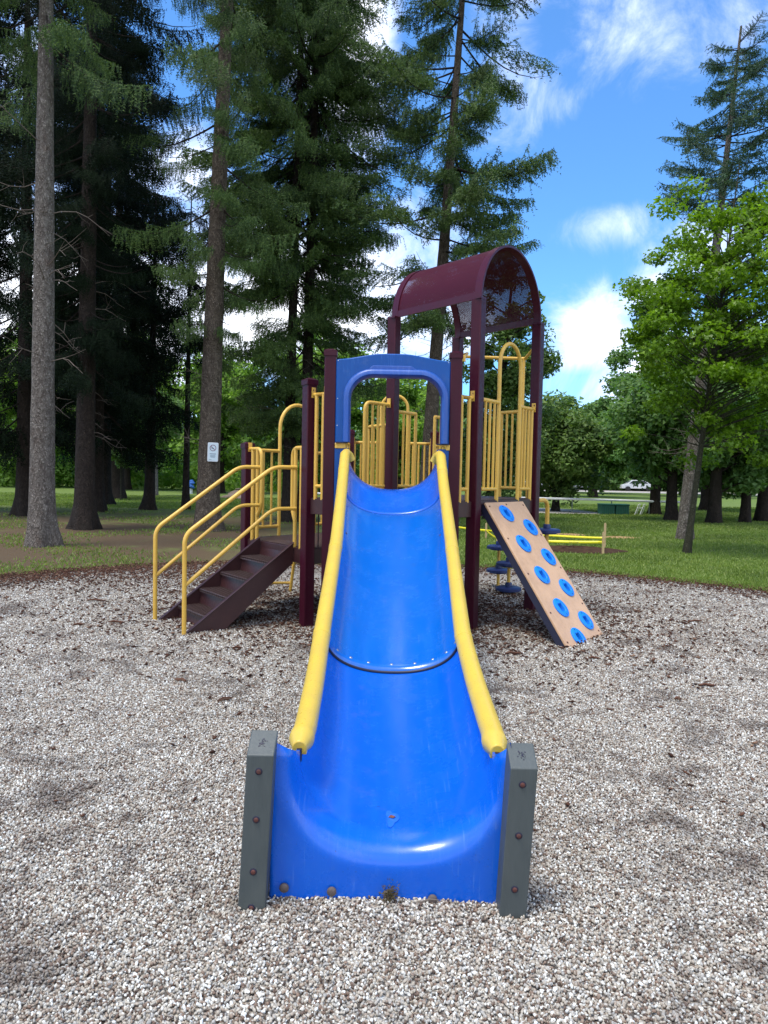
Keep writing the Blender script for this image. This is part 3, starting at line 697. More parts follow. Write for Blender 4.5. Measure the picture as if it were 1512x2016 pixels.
for (s, t) in holds:
    c = wp(s, t, 0); m = MB(); n = 40; ro = .100
    ux, uy = uW, (uDn-uW*uDn.dot(uW)).normalized(); rows = [[] for _ in range(6)]
    for k in range(n+1):
        q = 2*math.pi*k/n; d_ = ux*math.cos(q)+uy*math.sin(q)
        a_, b_ = .041, .046; p_ = 4    # rounded-square opening, a grip tongue dips into it
        ri = 1/((abs(math.cos(q))/a_)**p_+(abs(math.sin(q))/b_)**p_)**(1/p_)
        if math.sin(q) < 0: ri -= .012*max(0, 1-abs(math.cos(q))/.6)
        for r_, (rad, h) in enumerate(((ro, 0), (ro, .010), (ro-.006, .014), (ri+.006, .016), (ri, .010), (ri, -.03))): rows[r_].append(c+d_*rad+nW*h)
    m.grid(rows); o = part(m, 'ring_hold', M['blue_grip'], cw)
    pins('hold_bolt', [(c+(ux*math.cos(q)+uy*math.sin(q))*.078+nW*.0145, nW, .007, .003) for q in (1.5, 1.5+math.pi)], M['navy'], cw)

# ------------------------------------------------------------------ slide
kY = np.array([2.75, 2.85, 3.1, 3.5, 3.9, 4.5, 5.2, 6.2, 6.55, 6.9])
kZ = np.array([.478, .487, .515, .572, .652, .825, 1.035, 1.405, 1.58, 1.76])
def rz(y):
    ys = y+np.linspace(-.15, .15, 7); return float(np.mean(np.interp(ys, kY, kZ)))
def cx(y): return float(np.interp(y, [2.4, 2.85, 3.9, 5.2, 6.75], [.045, .075, .058, .074, .07]))
def hw(y): return float(np.interp(y, [2.75, 3.3, 3.9, 5.2, 6.2, 6.75], [.368, .368, .374, .403, .425, .435]))
def dp(y): return float(np.interp(y, [2.75, 3.3, 3.9, 5.2, 6.1, 6.6, 6.9], [.262, .25, .225, .22, .235, .33, .39]))
NU = 41
def section(y, inset=0.0):
    w = hw(y)-.012-inset; d = dp(y)-inset; tl = float(np.interp(y, [2.8, 3.6, 6.2, 6.7], [0, .32, .38, 0])); row = []
    for k in range(NU):
        f = math.pi*(k/(NU-1)-.5); sx = math.copysign(abs(math.sin(f))**.88, math.sin(f)); cz = max(math.cos(f), 0)**.85
        row.append(Vector((cx(y)+w*sx, y+d*cz*tl, rz(y)-d*cz)))
    return row
# entrance chute, middle chute, foot
m = MB(); m.grid([section(y) for y in np.linspace(6.20, 6.93, 14)])
m.v = m.v[:]
c1 = part(m, 'slide_chute', M['blue'], solid=-.012, angle=60)
m = MB(); m.grid([section(y, .003) for y in np.linspace(3.90, 6.235, 34)])
c2 = part(m, 'slide_chute', M['blue_worn'], solid=-.003, angle=60)
m = MB(); rows = [section(y) for y in np.linspace(3.93, 2.68, 22)]
last = rows[-1]
def foot_rows():
    out = []
    for k in range(NU):
        u = 2*k/(NU-1)-1; f = u*math.pi/2
        p0 = last[k]
        # crease of the lip: U shape
        sx = math.copysign(abs(math.sin(f))**.85, math.sin(f)); cz = max(math.cos(f), 0)**.9
        sx = math.copysign(abs(math.sin(f))**.78, math.sin(f)); cz = max(math.cos(f), 0)**.80
        pc = Vector((.058+.335*sx, 2.503, .535-.318*cz))
        # frame where the front wall ends: down the timbers and along the ground
        s = abs(u)
        if s > .45: q = (s-.45)/.55; p2_ = Vector((math.copysign(.412, u)+.040, 2.505, lerp(-.06, .575, q)))
        else: p2_ = Vector((.412*u/.45+.040, 2.505, -.06))
        out.append((p0, pc, p2_))
    res = []
    for t in np.linspace(0.06, 1, 14):
        row = []
        for (p0, pc, p2_) in out:
            dv = (p2_-pc); l = dv.length; e = pc+dv*min(1, .095/max(l, 1e-4))
            row.append(p0*(1-t)**2+pc*2*t*(1-t)+e*t*t)
        res.append(row)
    for t in np.linspace(.12, 1, 8):
        row = []
        for (p0, pc, p2_) in out:
            dv = (p2_-pc); l = dv.length; e = pc+dv*min(1, .095/max(l, 1e-4)); row.append(e.lerp(p2_, t))
        res.append(row)
    return res
m.grid(rows+foot_rows())
c3 = part(m, 'slide_foot', M['blue'], solid=-.014, angle=70)
def surf(y, u, inset=0):     # point and normal on the chute
    row = section(y, inset); row2 = section(y+.02, inset); k = int(round((u+1)/2*(NU-1))); k = min(max(k, 1), NU-2)
    n_ = (row[k+1]-row[k-1]).cross(row2[k]-row[k]).normalized()
    if n_.z < 0: n_ = -n_
    return row[k], n_
pins('slide_bolt', [surf(3.97, u, .003)+(.0095, .005) for u in np.linspace(-.8, .8, 9)], M['bolt'], c2, 10)
pins('slide_bolt', [surf(6.24, u)+(.007, .004) for u in np.linspace(-.75, .75, 8)], M['bolt'], c1)
pins('slide_bolt', [surf(5.55, u, .003)+(.010, .005) for u in (-.68, .68)], M['bolt_rust'], c2)
m = MB(); row = section(3.888, .004); m.tube(row[1:-1], .0075, 8); part(m, 'seam', M['dark_rubber'], c3)
# side flanges beside the entrance
for s, x0, x1 in ((-1, -.475, -.36), (1, .50, .595)):
    part(MB().box(((x0+x1)/2, 6.93, 1.36), (abs(x1-x0), .02, .78)), 'entrance_flange', M['blue_hood'], c1, smooth=False, bevel=.004)
# yellow hand rails of the slide
for s in (-1, 1):
    ys = np.concatenate([np.linspace(2.80, 6.72, 60)]); pts = [Vector((cx(y)+s*hw(y), y, rz(y)+.005)) for y in ys]
    pts += [pts[-1]+Vector((-s*.008, .06, .015)), pts[-1]+Vector((-s*.03, .10, -.005)), pts[-1]+Vector((-s*.055, .11, -.05))]
    rr = [.045]*len(pts); rr[-1] = .041
    m = MB().tube(pts, rr, 20)
    # tapered, slotted end cap
    d_ = (pts[0]-pts[3]).normalized(); e = pts[0]
    o = part(m, 'slide_rail', M['yellow_plastic'])
    cap = MB(); cap.tube([e-d_*.01, e+d_*.03, e+d_*.075, e+d_*.10], [.0475, .0485, .033, .027], 20)
    cap.box(e+d_*.060+Vector((-s*.017, 0, -.012)), (.018, .06, .042)); cap.box(e+d_*.060+Vector((s*.017, 0, -.010)), (.016, .06, .036))
    part(cap, 'rail_end_cap', M['yellow_plastic'], o, bevel=.004)
    sl_ = MB().box(e+d_*.106+Vector((-s*.001, 0, -.022)), (.018, .02, .045)); part(sl_, 'rail_slot', M['dark_rubber'], o)
    for yj in (3.86, 5.05, 6.45):
        p = Vector((cx(yj)+s*hw(yj), yj, rz(yj)+.005)); q = Vector((cx(yj+.02)+s*hw(yj+.02), yj+.02, rz(yj+.02)+.005)); dd = (q-p).normalized()
        j = MB().tube([p-dd*.035, p-dd*.034, p+dd*.034, p+dd*.035], [.0448, .0467, .0467, .0448], 20)
        part(j, 'rail_coupling', M['yellow_plastic'], o)
# grey recycled-timber foot posts
for x, y, h, sl in ((-.403, 2.475, .61, 1), (.480, 2.47, .585, 1)):
    w = .092; bx = -.024 if x < 0 else -.024; a_ = [(x-w/2+bx, y-w/2, -.1), (x+w/2+bx, y-w/2, -.1), (x+w/2+bx, y+w/2, -.1), (x-w/2+bx, y+w/2, -.1)]
    t_ = [(x-w/2+.006, y-w/2, h-.055), (x+w/2+.006, y-w/2, h-.055), (x+w/2+.006, y+w/2, h+.0), (x-w/2+.006, y+w/2, h+.0)]
    # slight outward lean as in the place
    lean = -.02 if x < 0 else .012
    t_ = [(p[0]+lean*0+.0, p[1], p[2]) for p in t_]
    m = MB().add(a_+t_, [(3, 2, 1, 0), (4, 5, 6, 7), (0, 1, 5, 4), (1, 2, 6, 5), (2, 3, 7, 6), (3, 0, 4, 7)])
    o = part(m, 'foot_post', M['timber'], smooth=False, bevel=.004)
    for zb_ in ((.50, .335, .155, .03) if x < 0 else (.475, .30, .115)):
        xx = x+bx+(.006-bx)*(zb_+.1)/(h+.1)
        b = MB().disc((xx, y-w/2+.001, zb_), (0, -1, 0), .0125, .003, 16); part(b, 'post_bolt', M['dark_rubber'], o)
        b = MB().disc((xx, y-w/2-.001, zb_), (0, -1, 0), .0085, .004, 8, .001); part(b, 'post_bolt', M['bolt_rust'], o)
    # dark knot mark on the sloping top
    k = MB(); nrm = Vector((0, -.055, .092)).normalized(); nrm = Vector((0, -math.sin(R(31)), math.cos(R(31))))
    for i in range(26):
        q = rnd.uniform(0, 6.28); r_ = rnd.uniform(.002, .018); cc = Vector((x+.006+math.cos(q)*r_, y+math.sin(q)*r_, 0)); cc.z = h-.055+(cc.y-(y-w/2))/w*.055+.0006
        k.disc(cc, nrm, rnd.uniform(.0012, .003), .0008, 6)
    part(k, 'knot_mark', M['dark_rubber'], o)
m = None
for i, x in enumerate((-.32, -.155, .04, .195)):
    b = MB().disc((x, 2.497, .064-.010*i), (0, -1, 0), .0165, .008, 18, .002); part(b, 'foot_plug', M['plug'], c3)

# hood over the slide entrance
HX0, HX1, HC = -.472, .592, .062
def inner(t):      # arch opening, t 0..1 from bottom left over the top to bottom right
    x0, x1, zt, r = -.338, .518, 2.415, .21; zb = 1.80
    Ls = [zt-r-zb, math.pi*r/2, (x1-x0-2*r), math.pi*r/2, zt-r-zb]; tot = sum(Ls); s = t*tot
    if s <= Ls[0]: return (x0, zb+s)
    s -= Ls[0]
    if s <= Ls[1]: a = s/r; return (x0+r-r*math.cos(a), zt-r+r*math.sin(a))
    s -= Ls[1]
    if s <= Ls[2]: return (x0+r+s, zt)
    s -= Ls[2]
    if s <= Ls[3]: a = s/r; return (x1-r+r*math.sin(a), zt-r+r*math.cos(a))
    s -= Ls[3]; return (x1, zt-r-s)
def top_edge(x):
    f = (x-HX0)/(HX1-HX0); c = 1-abs(2*f-1); e = min(1, c/.85); e = e*e*(3-2*e); return 2.565+.058*e
def outer(t):
    x, z = inner(t)
    if t < .27: q = t/.27; return (HX0, lerp(1.78, top_edge(HX0), q))
    if t > .73: q = (1-t)/.27; return (HX1, lerp(1.78, top_edge(HX1), q))
    xx = lerp(HX0, HX1, (t-.27)/.46); return (xx, top_edge(xx))
n = 90; rows = []
ts = [i/n for i in range(n+1)]
def ringrow(fn, y): return [Vector((fn(t)[0], y, fn(t)[1])) for t in ts]
def offs(t, d):
    x, z = inner(t); x2, z2 = inner(min(t+.01, 1)); x1, z1 = inner(max(t-.01, 0)); v = Vector((x2-x1, 0, z2-z1)).normalized(); nrm = Vector((-v.z, 0, v.x)); return (x+nrm.x*d, z+nrm.z*d)
F0, F1 = 6.915, 6.985
m = MB(); m.grid([ringrow(inner, F1), ringrow(outer, F1), ringrow(lambda t: (outer(t)[0], outer(t)[1]), F0+.01), ringrow(lambda t: (lerp(outer(t)[0], HC, .018), lerp(outer(t)[1], 2.1, .018)), F0), ringrow(lambda t: offs(t, .062), F0)])
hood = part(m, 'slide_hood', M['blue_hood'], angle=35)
m = MB(); m.grid([ringrow(lambda t: offs(t, .066), F0+.005), ringrow(lambda t: offs(t, .058), F0-.035), ringrow(lambda t: offs(t, .040), F0-.050), ringrow(lambda t: offs(t, .012), F0-.052), ringrow(lambda t: offs(t, .0), F0-.035), ringrow(lambda t: offs(t, -.004), F1+.06)])
part(m, 'hood_rim', M['blue_trim'], hood, angle=50)
m = MB().prism([(HC-.235, F0-.008, 2.475), (HC-.19, F0-.008, 2.512), (HC+.165, F0-.008, 2.512), (HC+.22, F0-.008, 2.475)], (0, .02, 0)); part(m, 'hood_plate', M['blue_trim'], hood, smooth=False, bevel=.006)
pins('hood_bolt', [((x, F0+.004, z), (0, -1, 0), .006, .004) for x in (HX0+.02, HX1-.02) for z in (2.55, 2.2, 1.95)], M['bolt'], hood)
for x0, x1 in ((-.47, -.37), (.565, .60)): part(MB().box(((x0+x1)/2, 6.93, 1.765), (x1-x0, .05, .05)), 'hood_bracket', M['yellow'], hood, bevel=.003)
for x in (-.405, .535): part(MB().box((x, 6.92, 1.793), (.11, .08, .012)), 'hood_bracket', M['dark_rubber'], hood)

# small things on the slide foot
pud = MB(); row = []
pl = empty('wet_leaf', (.052, 2.70, .214)); tag(pl, 'brown dead leaf stuck in a small water puddle on the slide foot', 'leaf')
def bedz(y): return rz(y)-dp(y)
n = 18; pts = []
for k in range(n):
    q = 2*math.pi*k/n; r_ = .9+.25*math.sin(3*q+1); x = .026*math.cos(q)*r_; y = .062*math.sin(q)*r_; pts.append((x, y, 0))
slope = (bedz(2.80)-bedz(2.62))/.18
mm = MB().add([(0, 0, .0035)]+[(x, y, y*slope+.0012) for x, y, _ in pts], [(0, 1+k, 1+(k+1) % n) for k in range(n)])
mm.build('puddle', M['water'], pl)
lf = MB().add([(-.013, 0, .005), (-.004, .007, .011), (.010, .009, .006), (.014, -.002, .010), (.004, -.008, .006), (0, 0, .013)], [(0, 5, 1), (1, 5, 2), (2, 5, 3), (3, 5, 4), (4, 5, 0)])
lf.build('leaf_blade', M['dead_leaf'], pl, smooth=False, solid=.001)
pl.location.z = bedz(2.70)+.002
ms = MB()
for i in range(240):
    x = .048+rnd.gauss(0, .014); z = abs(rnd.gauss(.055, .022)); y = 2.488-abs(rnd.gauss(0, .012)); a = Vector((rnd.gauss(0, 1), rnd.gauss(0, 1), rnd.gauss(0, 1))).normalized()*.010; b = a.orthogonal().normalized()*.0025
    c = Vector((x, y, z)); ms.add([c-b, c+b, c+a], [(0, 1, 2)])
tag(ms.build('moss_clump', M['moss'], smooth=False), 'small clump of brown rotting moss against the base of the slide foot', 'moss')
# loose sticks on the gravel
def stick(pts, r, label, cat='stick', grp=None):
    m = MB().tube(pts, [r*.7]+[r]*(len(pts)-2)+[r*.4], 6); tag(m.build('twig', M['mulch'] if r > .008 else M['twig']), label, cat, grp)
stick([(-.36, 2.12, .05), (-.335, 2.17, .055), (-.30, 2.22, .05)], .0026, 'thin pale straw lying on the gravel in front of the left slide foot post')
stick([(.14, 2.43, .058), (.18, 2.44, .066), (.215, 2.445, .060)], .0035, 'short tan twig lying against the blue base of the slide foot')
BL_ = ('long bark piece on the gravel left of the stair foot', 'short bark piece left of the longer one by the stair foot', 'bark crumb on the open gravel at mid left', 'bark piece just right of the climbing board foot',
       'bark piece just left of the climbing board foot', 'bark bit on the right gravel nearest the right border', 'tiny bark bit on the gravel below the climbing board', 'bark piece beside the left slide rail, nearer of two',
       'bark piece left of the slide rail, a step farther left', 'curved bark piece near the grass edge right of the climbing board', 'small bark bit on the gravel at the far right', 'bark piece under the climbing board next to the maroon post',
       'bark piece in front of the maroon post right of the slide', 'long bark strip on the gravel behind the left handrail post', 'bark bit in front of the maroon post left of the slide')
for i, (x, y, a, l) in enumerate(((-2.55, 7.05, .1, .16), (-2.85, 6.9, .5, .1), (-2.9, 4.35, 2.0, .05), (2.35, 5.25, .1, .13), (1.75, 6.0, .0, .09), (3.6, 5.9, 2.2, .07), (2.0, 4.9, .3, .05), (-1.0, 4.7, .8, .11), (-1.4, 5.1, 2.7, .1), (3.3, 7.7, .4, .17), (4.2, 6.2, .1, .06), (.8, 6.6, 2.5, .12), (1.1, 6.1, .2, .14), (-3.2, 8.2, .1, .2), (-1.2, 6.1, .4, .08))):
    d_ = Vector((math.cos(a), math.sin(a), 0))*l/2; c = Vector((x, y, .020+float(relief(x, y))))
    stick([c-d_, c-d_*.3+Vector((0, .01, .006)), c+d_*.4, c+d_], .011, BL_[i], 'bark', 'bark pieces on the gravel')

# ------------------------------------------------------------------ trees
def polyline_needles(P, nl, nw, rg, step=1):
    """P (n,k,3) twig polylines -> needle triangles along them"""
    n, k, _ = P.shape; T_ = np.diff(P, axis=1); T_ = np.concatenate([T_, T_[:, -1:]], 1); T_ /= np.linalg.norm(T_, axis=2, keepdims=True)+1e-9
    rv = rg.normal(size=(n, 1, 3)); S1_ = np.cross(T_, rv); S1_ /= np.linalg.norm(S1_, axis=2, keepdims=True)+1e-9; S2_ = np.cross(T_, S1_)
    alt = (np.arange(k) % 2)[None, :, None]; Sd = np.where(alt == 0, S1_, S2_)
    out = []
    for sg in (-1, 1):
        d = T_*.75+Sd*sg*.75+rg.normal(0, .18, (n, k, 3)); ln = nl*rg.uniform(.7, 1.2, (n, k, 1))
        a = P-T_*nw*.5; b = P+T_*nw*.5; c = P+d*ln; out.append(np.stack([a, b, c], 2).reshape(-1, 3))
    return np.concatenate(out)
def bough(L, rg, droop=.25, hang=.34, sec=.11, tert=.075, nl=.036, nw=.022, stp=.034, bare=.25, wild=.22):
    """needle vertices of one spruce branch growing along +x from the origin"""
    res = []; ax = lambda s: np.stack([L*s, 0*s, -droop*L*np.sin(s*np.pi*.62)+.20*L*droop*s**3*2.2], -1)
    ns = max(4, int(L*(1-bare)/sec)); secs = []
    for sgn in (-1, 1):
        s0 = bare+(1-bare)*(np.arange(ns)+rg.random(ns))/ns
        ln = (.16+.36*L*(1-s0)**.8*np.minimum(1, (s0-bare+.15)/.3))*rg.uniform(.7, 1.15, ns)
        an = R(52)*sgn*rg.uniform(.75, 1.1, ns); b0 = ax(s0); k = 9; q = np.linspace(0, 1, k)
        dx = np.cos(an)[:, None]*ln[:, None]*q; dy = np.sin(an)[:, None]*ln[:, None]*q; dz = -((.30+rg.normal(0, .22, (ns, 1)))*ln[:, None])*q**1.5+rg.normal(0, .03, (ns, 1))*q
        secs.append(b0[:, None, :]+np.stack([dx, dy, dz], -1))
    Sx = np.concatenate(secs); lens = np.linalg.norm(Sx[:, -1]-Sx[:, 0], axis=1)
    # resample by length for needles
    for i in range(len(Sx)):
        kk = max(3, int(lens[i]/stp)); idx = np.linspace(0, 8, kk); a = np.floor(idx).astype(int).clip(0, 7); f = (idx-a)[:, None]
        res.append(polyline_needles((Sx[i, a]*(1-f)+Sx[i, a+1]*f)[None], nl, nw, rg))
    mx = np.stack([ax(s) for s in np.linspace(.55, 1, max(3, int(L*.45/stp)))])[None]; res.append(polyline_needles(mx, nl, nw, rg))
    # hanging branchlets
    pts = []; hl = []
    for i in range(len(Sx)):
        nt = max(1, int(lens[i]/tert)); u = (np.arange(nt)+rg.random(nt))/nt*8; a = np.floor(u).astype(int).clip(0, 7); f = (u-a)[:, None]
        pts.append(Sx[i, a]*(1-f)+Sx[i, a+1]*f); hl.append(hang*(.45+.8*rg.random(nt))*(1-.35*(u/8)))
    sm = np.linspace(bare*.8, .95, max(2, int(L/tert))); pts.append(ax(sm)); hl.append(hang*(.6+.8*rg.random(len(sm))))
    Pt = np.concatenate(pts); H_ = np.concatenate(hl); kb = max(3, int(hang/stp)); q = np.linspace(0, 1, kb)
    off = rg.normal(0, wild, (len(Pt), 2)); off[:, 0] += .22
    Z = np.stack([off[:, :1]*H_[:, None]*q, off[:, 1:]*H_[:, None]*q, -H_[:, None]*q**1.15], -1)
    res.append(polyline_needles(Pt[:, None, :]+Z, nl, nw, rg))
    return np.concatenate(res)
LIB = {}; QS = (.7, .8, .95, 1.0, 1.05, 1.1, 1.2, 1.3)
def boughlib(key, **kw):
    if key not in LIB:
        rg = np.random.default_rng(abs(hash(key)) % 1000 if False else sum(map(ord, key))); LIB[key] = [bough(rg=rg, **{**kw, 'L': kw['L']*q}) for q in QS]
    return LIB[key]
def trunk_mesh(path, rad, flare=1.6, nseg=60, sides=22, seed=0, rough=.05):
    rg = np.random.default_rng(seed); hs = np.linspace(0, 1, nseg)**1.15; path = np.array(path, float); Hm = path[-1, 2]
    z = hs*Hm-.12*(hs == 0); x = np.interp(z, path[:, 2], path[:, 0]); y = np.interp(z, path[:, 2], path[:, 1])
    r = rad*(1-.86*(z.clip(0)/Hm)**1.15)*(1+(flare-1)*np.exp(-z.clip(0)/.38))
    th = np.linspace(0, 2*np.pi, sides, endpoint=False); ph = rg.uniform(0, 6.28, 3)
    lob = 1+(.24*np.sin(3*th+ph[0])+.18*np.sin(5*th+ph[1]))[None]*np.exp(-z.clip(0)/.30)[:, None]
    rr = r[:, None]*lob*(1+rg.normal(0, rough*.35, (nseg, sides)))
    V = np.stack([x[:, None]+rr*np.cos(th), y[:, None]+rr*np.sin(th), np.repeat(z[:, None], sides, 1)], -1).reshape(-1, 3)
    i, k = np.meshgrid(np.arange(nseg-1), np.arange(sides), indexing='ij'); k2 = (k+1) % sides
    F = np.stack([i*sides+k, i*sides+k2, (i+1)*sides+k2, (i+1)*sides+k], -1).reshape(-1, 4)
    return V, F
def limb_tubes(segs, n=5):
    Vs = []; Fs = []; o = 0
    th = np.linspace(0, 2*np.pi, n, endpoint=False)
    for pts, r0, r1 in segs:
        pts = np.asarray(pts, float); k = len(pts); t = np.gradient(pts, axis=0); t /= np.linalg.norm(t, axis=1, keepdims=True)+1e-9
        ref = np.array([0, 0, 1.]) if abs(t[0, 2]) < .9 else np.array([1., 0, 0]); a = np.cross(t, ref); a /= np.linalg.norm(a, axis=1, keepdims=True)+1e-9; b = np.cross(t, a)
        r = np.linspace(r0, r1, k)[:, None, None]
        V = pts[:, None]+r*(a[:, None]*np.cos(th)[None, :, None]+b[:, None]*np.sin(th)[None, :, None]); Vs.append(V.reshape(-1, 3))
        i, q = np.meshgrid(np.arange(k-1), np.arange(n), indexing='ij'); Fs.append(np.stack([i*n+q, i*n+(q+1) % n, (i+1)*n+(q+1) % n, (i+1)*n+q], -1).reshape(-1, 4)+o); o += k*n
    return np.concatenate(Vs), np.concatenate(Fs)
def at_h(path, z):
    p = np.array(path, float); return np.array([np.interp(z, p[:, 2], p[:, 0]), np.interp(z, p[:, 2], p[:, 1]), z])
def spruce(name, base, lean, H, rad, z0, label, lib, Lfun, dz, per, seed, bark, needle, dead=(1.5, 6, 14), sector=None, tilt=-.12, cat='tree', flare=1.6, group=None, bend=0, thin=False):
    """lean: (dx, dy) of the top. Branches from height z0, Lfun(z) = branch length"""
    rg = np.random.default_rng(seed); root = empty(name, (base[0], base[1], 0)); tag(root, label, cat, group)
    path = [(lean[0]*t+bend*math.sin(math.pi*t), lean[1]*t, H*t) for t in np.linspace(0, 1, 9)]
    V, F = trunk_mesh(path, rad, flare, seed=seed); link('trunk', npmesh('trunk', V, F), M[bark], root, angle=180)
    segs = []; NV = []; dsg = []
    z = z0
    while z < H-.4:
        for j in range(per):
            az = rg.uniform(0, 2*np.pi) if sector is None else sector(rg, z)
            if az is None or (thin and zlow(z, rg)): continue
            L = Lfun(z)*rg.uniform(.55, 1.22); zz = z+rg.uniform(-.5, .5)*dz
            o = at_h(path, zz); k = rg.integers(8); nv = lib[k]; l0 = LREF[id(lib)]*QS[k]; s = L/l0
            tl = tilt+rg.normal(0, .17)+.25*max(0, (zz-H*.7)/H)
            ca, sa, ct, st_ = math.cos(az), math.sin(az), math.cos(tl), math.sin(tl)
            Rm = np.array([[ca*ct, -sa, -ca*st_], [sa*ct, ca, -sa*st_], [st_, 0, ct]])
            q = nv*np.array([s, min(1.15, .55+.5*s), .35+.65*min(s, 1.1)]) if rg.random() < 2 else nv
            if rg.random() < .5: q = q*np.array([1, -1, 1])
            ro = rg.normal(0, .32); q = q*np.array([1, rg.uniform(.7, 1.2), rg.uniform(.7, 1.25)]); q = np.stack([q[:, 0], q[:, 1]*math.cos(ro)-q[:, 2]*math.sin(ro), q[:, 1]*math.sin(ro)+q[:, 2]*math.cos(ro)], -1)
            NV.append((q @ Rm.T + o).astype(np.float32))
            dr = .25; sx = np.linspace(0, 1, 7); cur = np.stack([L*sx, 0*sx, (-dr*L*np.sin(sx*np.pi*.62)+.44*L*dr*sx**3)*(.35+.65*min(s, 1.1))], -1)
            segs.append((cur @ Rm.T + o, .008+.008*L, .003))
        z += dz*rg.uniform(.75, 1.25)
    for i in range(dead[2]):
        zz = rg.uniform(dead[0], dead[1]); az = rg.uniform(0, 6.28); L = rg.uniform(.25, 1.5); o = at_h(path, zz); sx = np.linspace(0, 1, 6)
        d = np.array([math.cos(az), math.sin(az), 0]); pr = o+d*L*sx[:, None]; pr[:, 2] += rg.uniform(-.35, .15)*L*sx+.12*L*np.sin(sx*4+az); pr[:, 0] += .05*L*np.sin(sx*5)
        dsg.append((pr, .011, .003))
        for q in range(3):
            a0 = pr[rg.integers(2, 5)]; e = a0+(d*.5+rg.normal(0, .5, 3))*L*.35; dsg.append((np.stack([a0, (a0+e)/2+rg.normal(0, .02, 3), e]), .005, .002))
    if segs: V, F = limb_tubes(segs); link('limbs', npmesh('limbs', V, F), M['bark_dark'], root, angle=180)
    if dsg: V, F = limb_tubes(dsg); link('dead_twigs', npmesh('dead_twigs', V, F), M['twig'], root, angle=180)
    if NV:
        V = np.concatenate(NV); link('crown', npmesh('crown', V, np.arange(len(V)).reshape(-1, 3)), M[needle], root, smooth=False)
    return root
LREF = {}
libN = boughlib('near', L=2.0, hang=.36, sec=.105, tert=.07); LREF[id(libN)] = 2.0
libM = boughlib('medium', L=2.2, hang=.27, sec=.10, tert=.065, droop=.20, nl=.045, nw=.030, stp=.036, wild=.45); LREF[id(libM)] = 2.2
libF = boughlib('farr', L=2.6, hang=.46, sec=.16, tert=.105, nl=.062, nw=.040, stp=.06); LREF[id(libF)] = 2.6
libS = boughlib('sparse', L=1.9, hang=.15, sec=.13, tert=.08, droop=.08, nl=.05, nw=.034, stp=.034, bare=.25, wild=.6); LREF[id(libS)] = 1.9

def zlow(z, rg): return z < 7.5 and rg.random() < .45
def clampf(v, a, b): return max(a, min(b, v))
T1 = spruce('spruce_tree', (-6.58, 14.19), (0.15, .1), 17, .235, 9.2, 'thick pale grey spruce trunk nearest the viewer at the far left, bare to high up', libN, lambda z: 1.7, .42, 2, 3, 'bark', 'needle', (2, 8, 26), tilt=-.25, flare=1.45)
T2 = spruce('spruce_tree', (-7.45, 18.35), (0.3, 0), 20, .24, 4.2, 'dark brown spruce trunk just right of the pale leftmost trunk', libN, lambda z: 1.9 if z > 8 else 2.0, .34, 3, 5, 'bark_dark', 'needle_shaded', (2, 6, 14), tilt=-.22)
T3 = spruce('spruce_tree', (-4.46, 18.64), (.75, 0), 20, .285, 4.8, 'brown spruce with a no smoking sign fixed to its trunk', libN, lambda z: 1.5 if z < 7 else 2.2, .60, 2, 8, 'bark_brown', 'needle', (1.5, 6, 8), tilt=-.25, flare=1.5, bend=-.1)
T4 = spruce('spruce_tree', (-3.0, 22.8), (.35, 0), 22, .17, 2.7, 'dark spruce, left trunk of the close pair behind the playground stairs', libM, lambda z: clampf(2.0+.10*z, 1.8, 3.1), .36, 4, 13, 'bark_dark', 'needle', (2, 5, 16), tilt=-.18, thin=True)
T5 = spruce('spruce_tree', (-2.5, 22.9), (.3, 0), 22, .19, 2.9, 'dark spruce, right trunk of the close pair behind the playground stairs', libN, lambda z: clampf(2.3+.10*z, 1.8, 3.3), .33, 4, 17, 'bark_dark', 'needle', (2, 5, 16), tilt=-.18, thin=True)
T6 = spruce('spruce_tree', (1.12, 21.0), (.95, 0), 18.5, .22, 6.0, 'slender leaning spruce with bare grey trunk seen through the slide hood', libM, lambda z: clampf(2.9-.03*z, 1.4, 2.9), .42, 3, 23, 'bark_brown', 'needle', (1.5, 9, 46), tilt=.02, flare=1.3)
for i, (x, y, h, r_, z0, lab) in enumerate(((-10.17, 26.2, 19, .22, 3.2, 'dark spruce in deep shade just right of the second trunk'), (-11.8, 31.2, 20, .25, 3.6, 'dark spruce behind, with a flared base at the grove edge'),
                                          (-11.3, 23.2, 19, .25, 3.0, 'dark spruce hidden behind the pale leftmost trunk'), (-13.8, 38, 20, .4, 4.0, 'thick dark spruce farthest back in the left grove'), (-14.8, 25, 19, .3, 3.2, 'dark spruce at the left edge of the grove'),
                                          (-8.9, 28.0, 11.5, .2, 4.6, 'dark spruce with low boughs over the middle of the left lawn'))):
    spruce('spruce_tree', (x, y), (.2, 0), h, r_, z0, lab, libF, lambda z: 2.1 if i == 5 else 2.9, .50, 4, 40+i, 'bark_dark', 'needle_shaded', (2, 4, 5), tilt=-.2)
spruce('spruce_tree', (-7.74, 28.8), (.15, 0), 12, .135, 6.2, 'thin dark spruce trunk left of the signed tree', libF, lambda z: 1.3, .6, 3, 51, 'bark_dark', 'needle_shaded', (2, 6, 12), tilt=-.2)
spruce('pine_tree', (7.7, 18.94), (.92, 0), 12.8, .185, 8.3, 'tall sparse pine rising behind the maple, bare knotty grey trunk', libS, lambda z: clampf((13.9-z)*.42, .62, 1.5), .30, 5, 61, 'bark', 'needle_blue', (1.2, 8, 46), tilt=.32, flare=1.2)

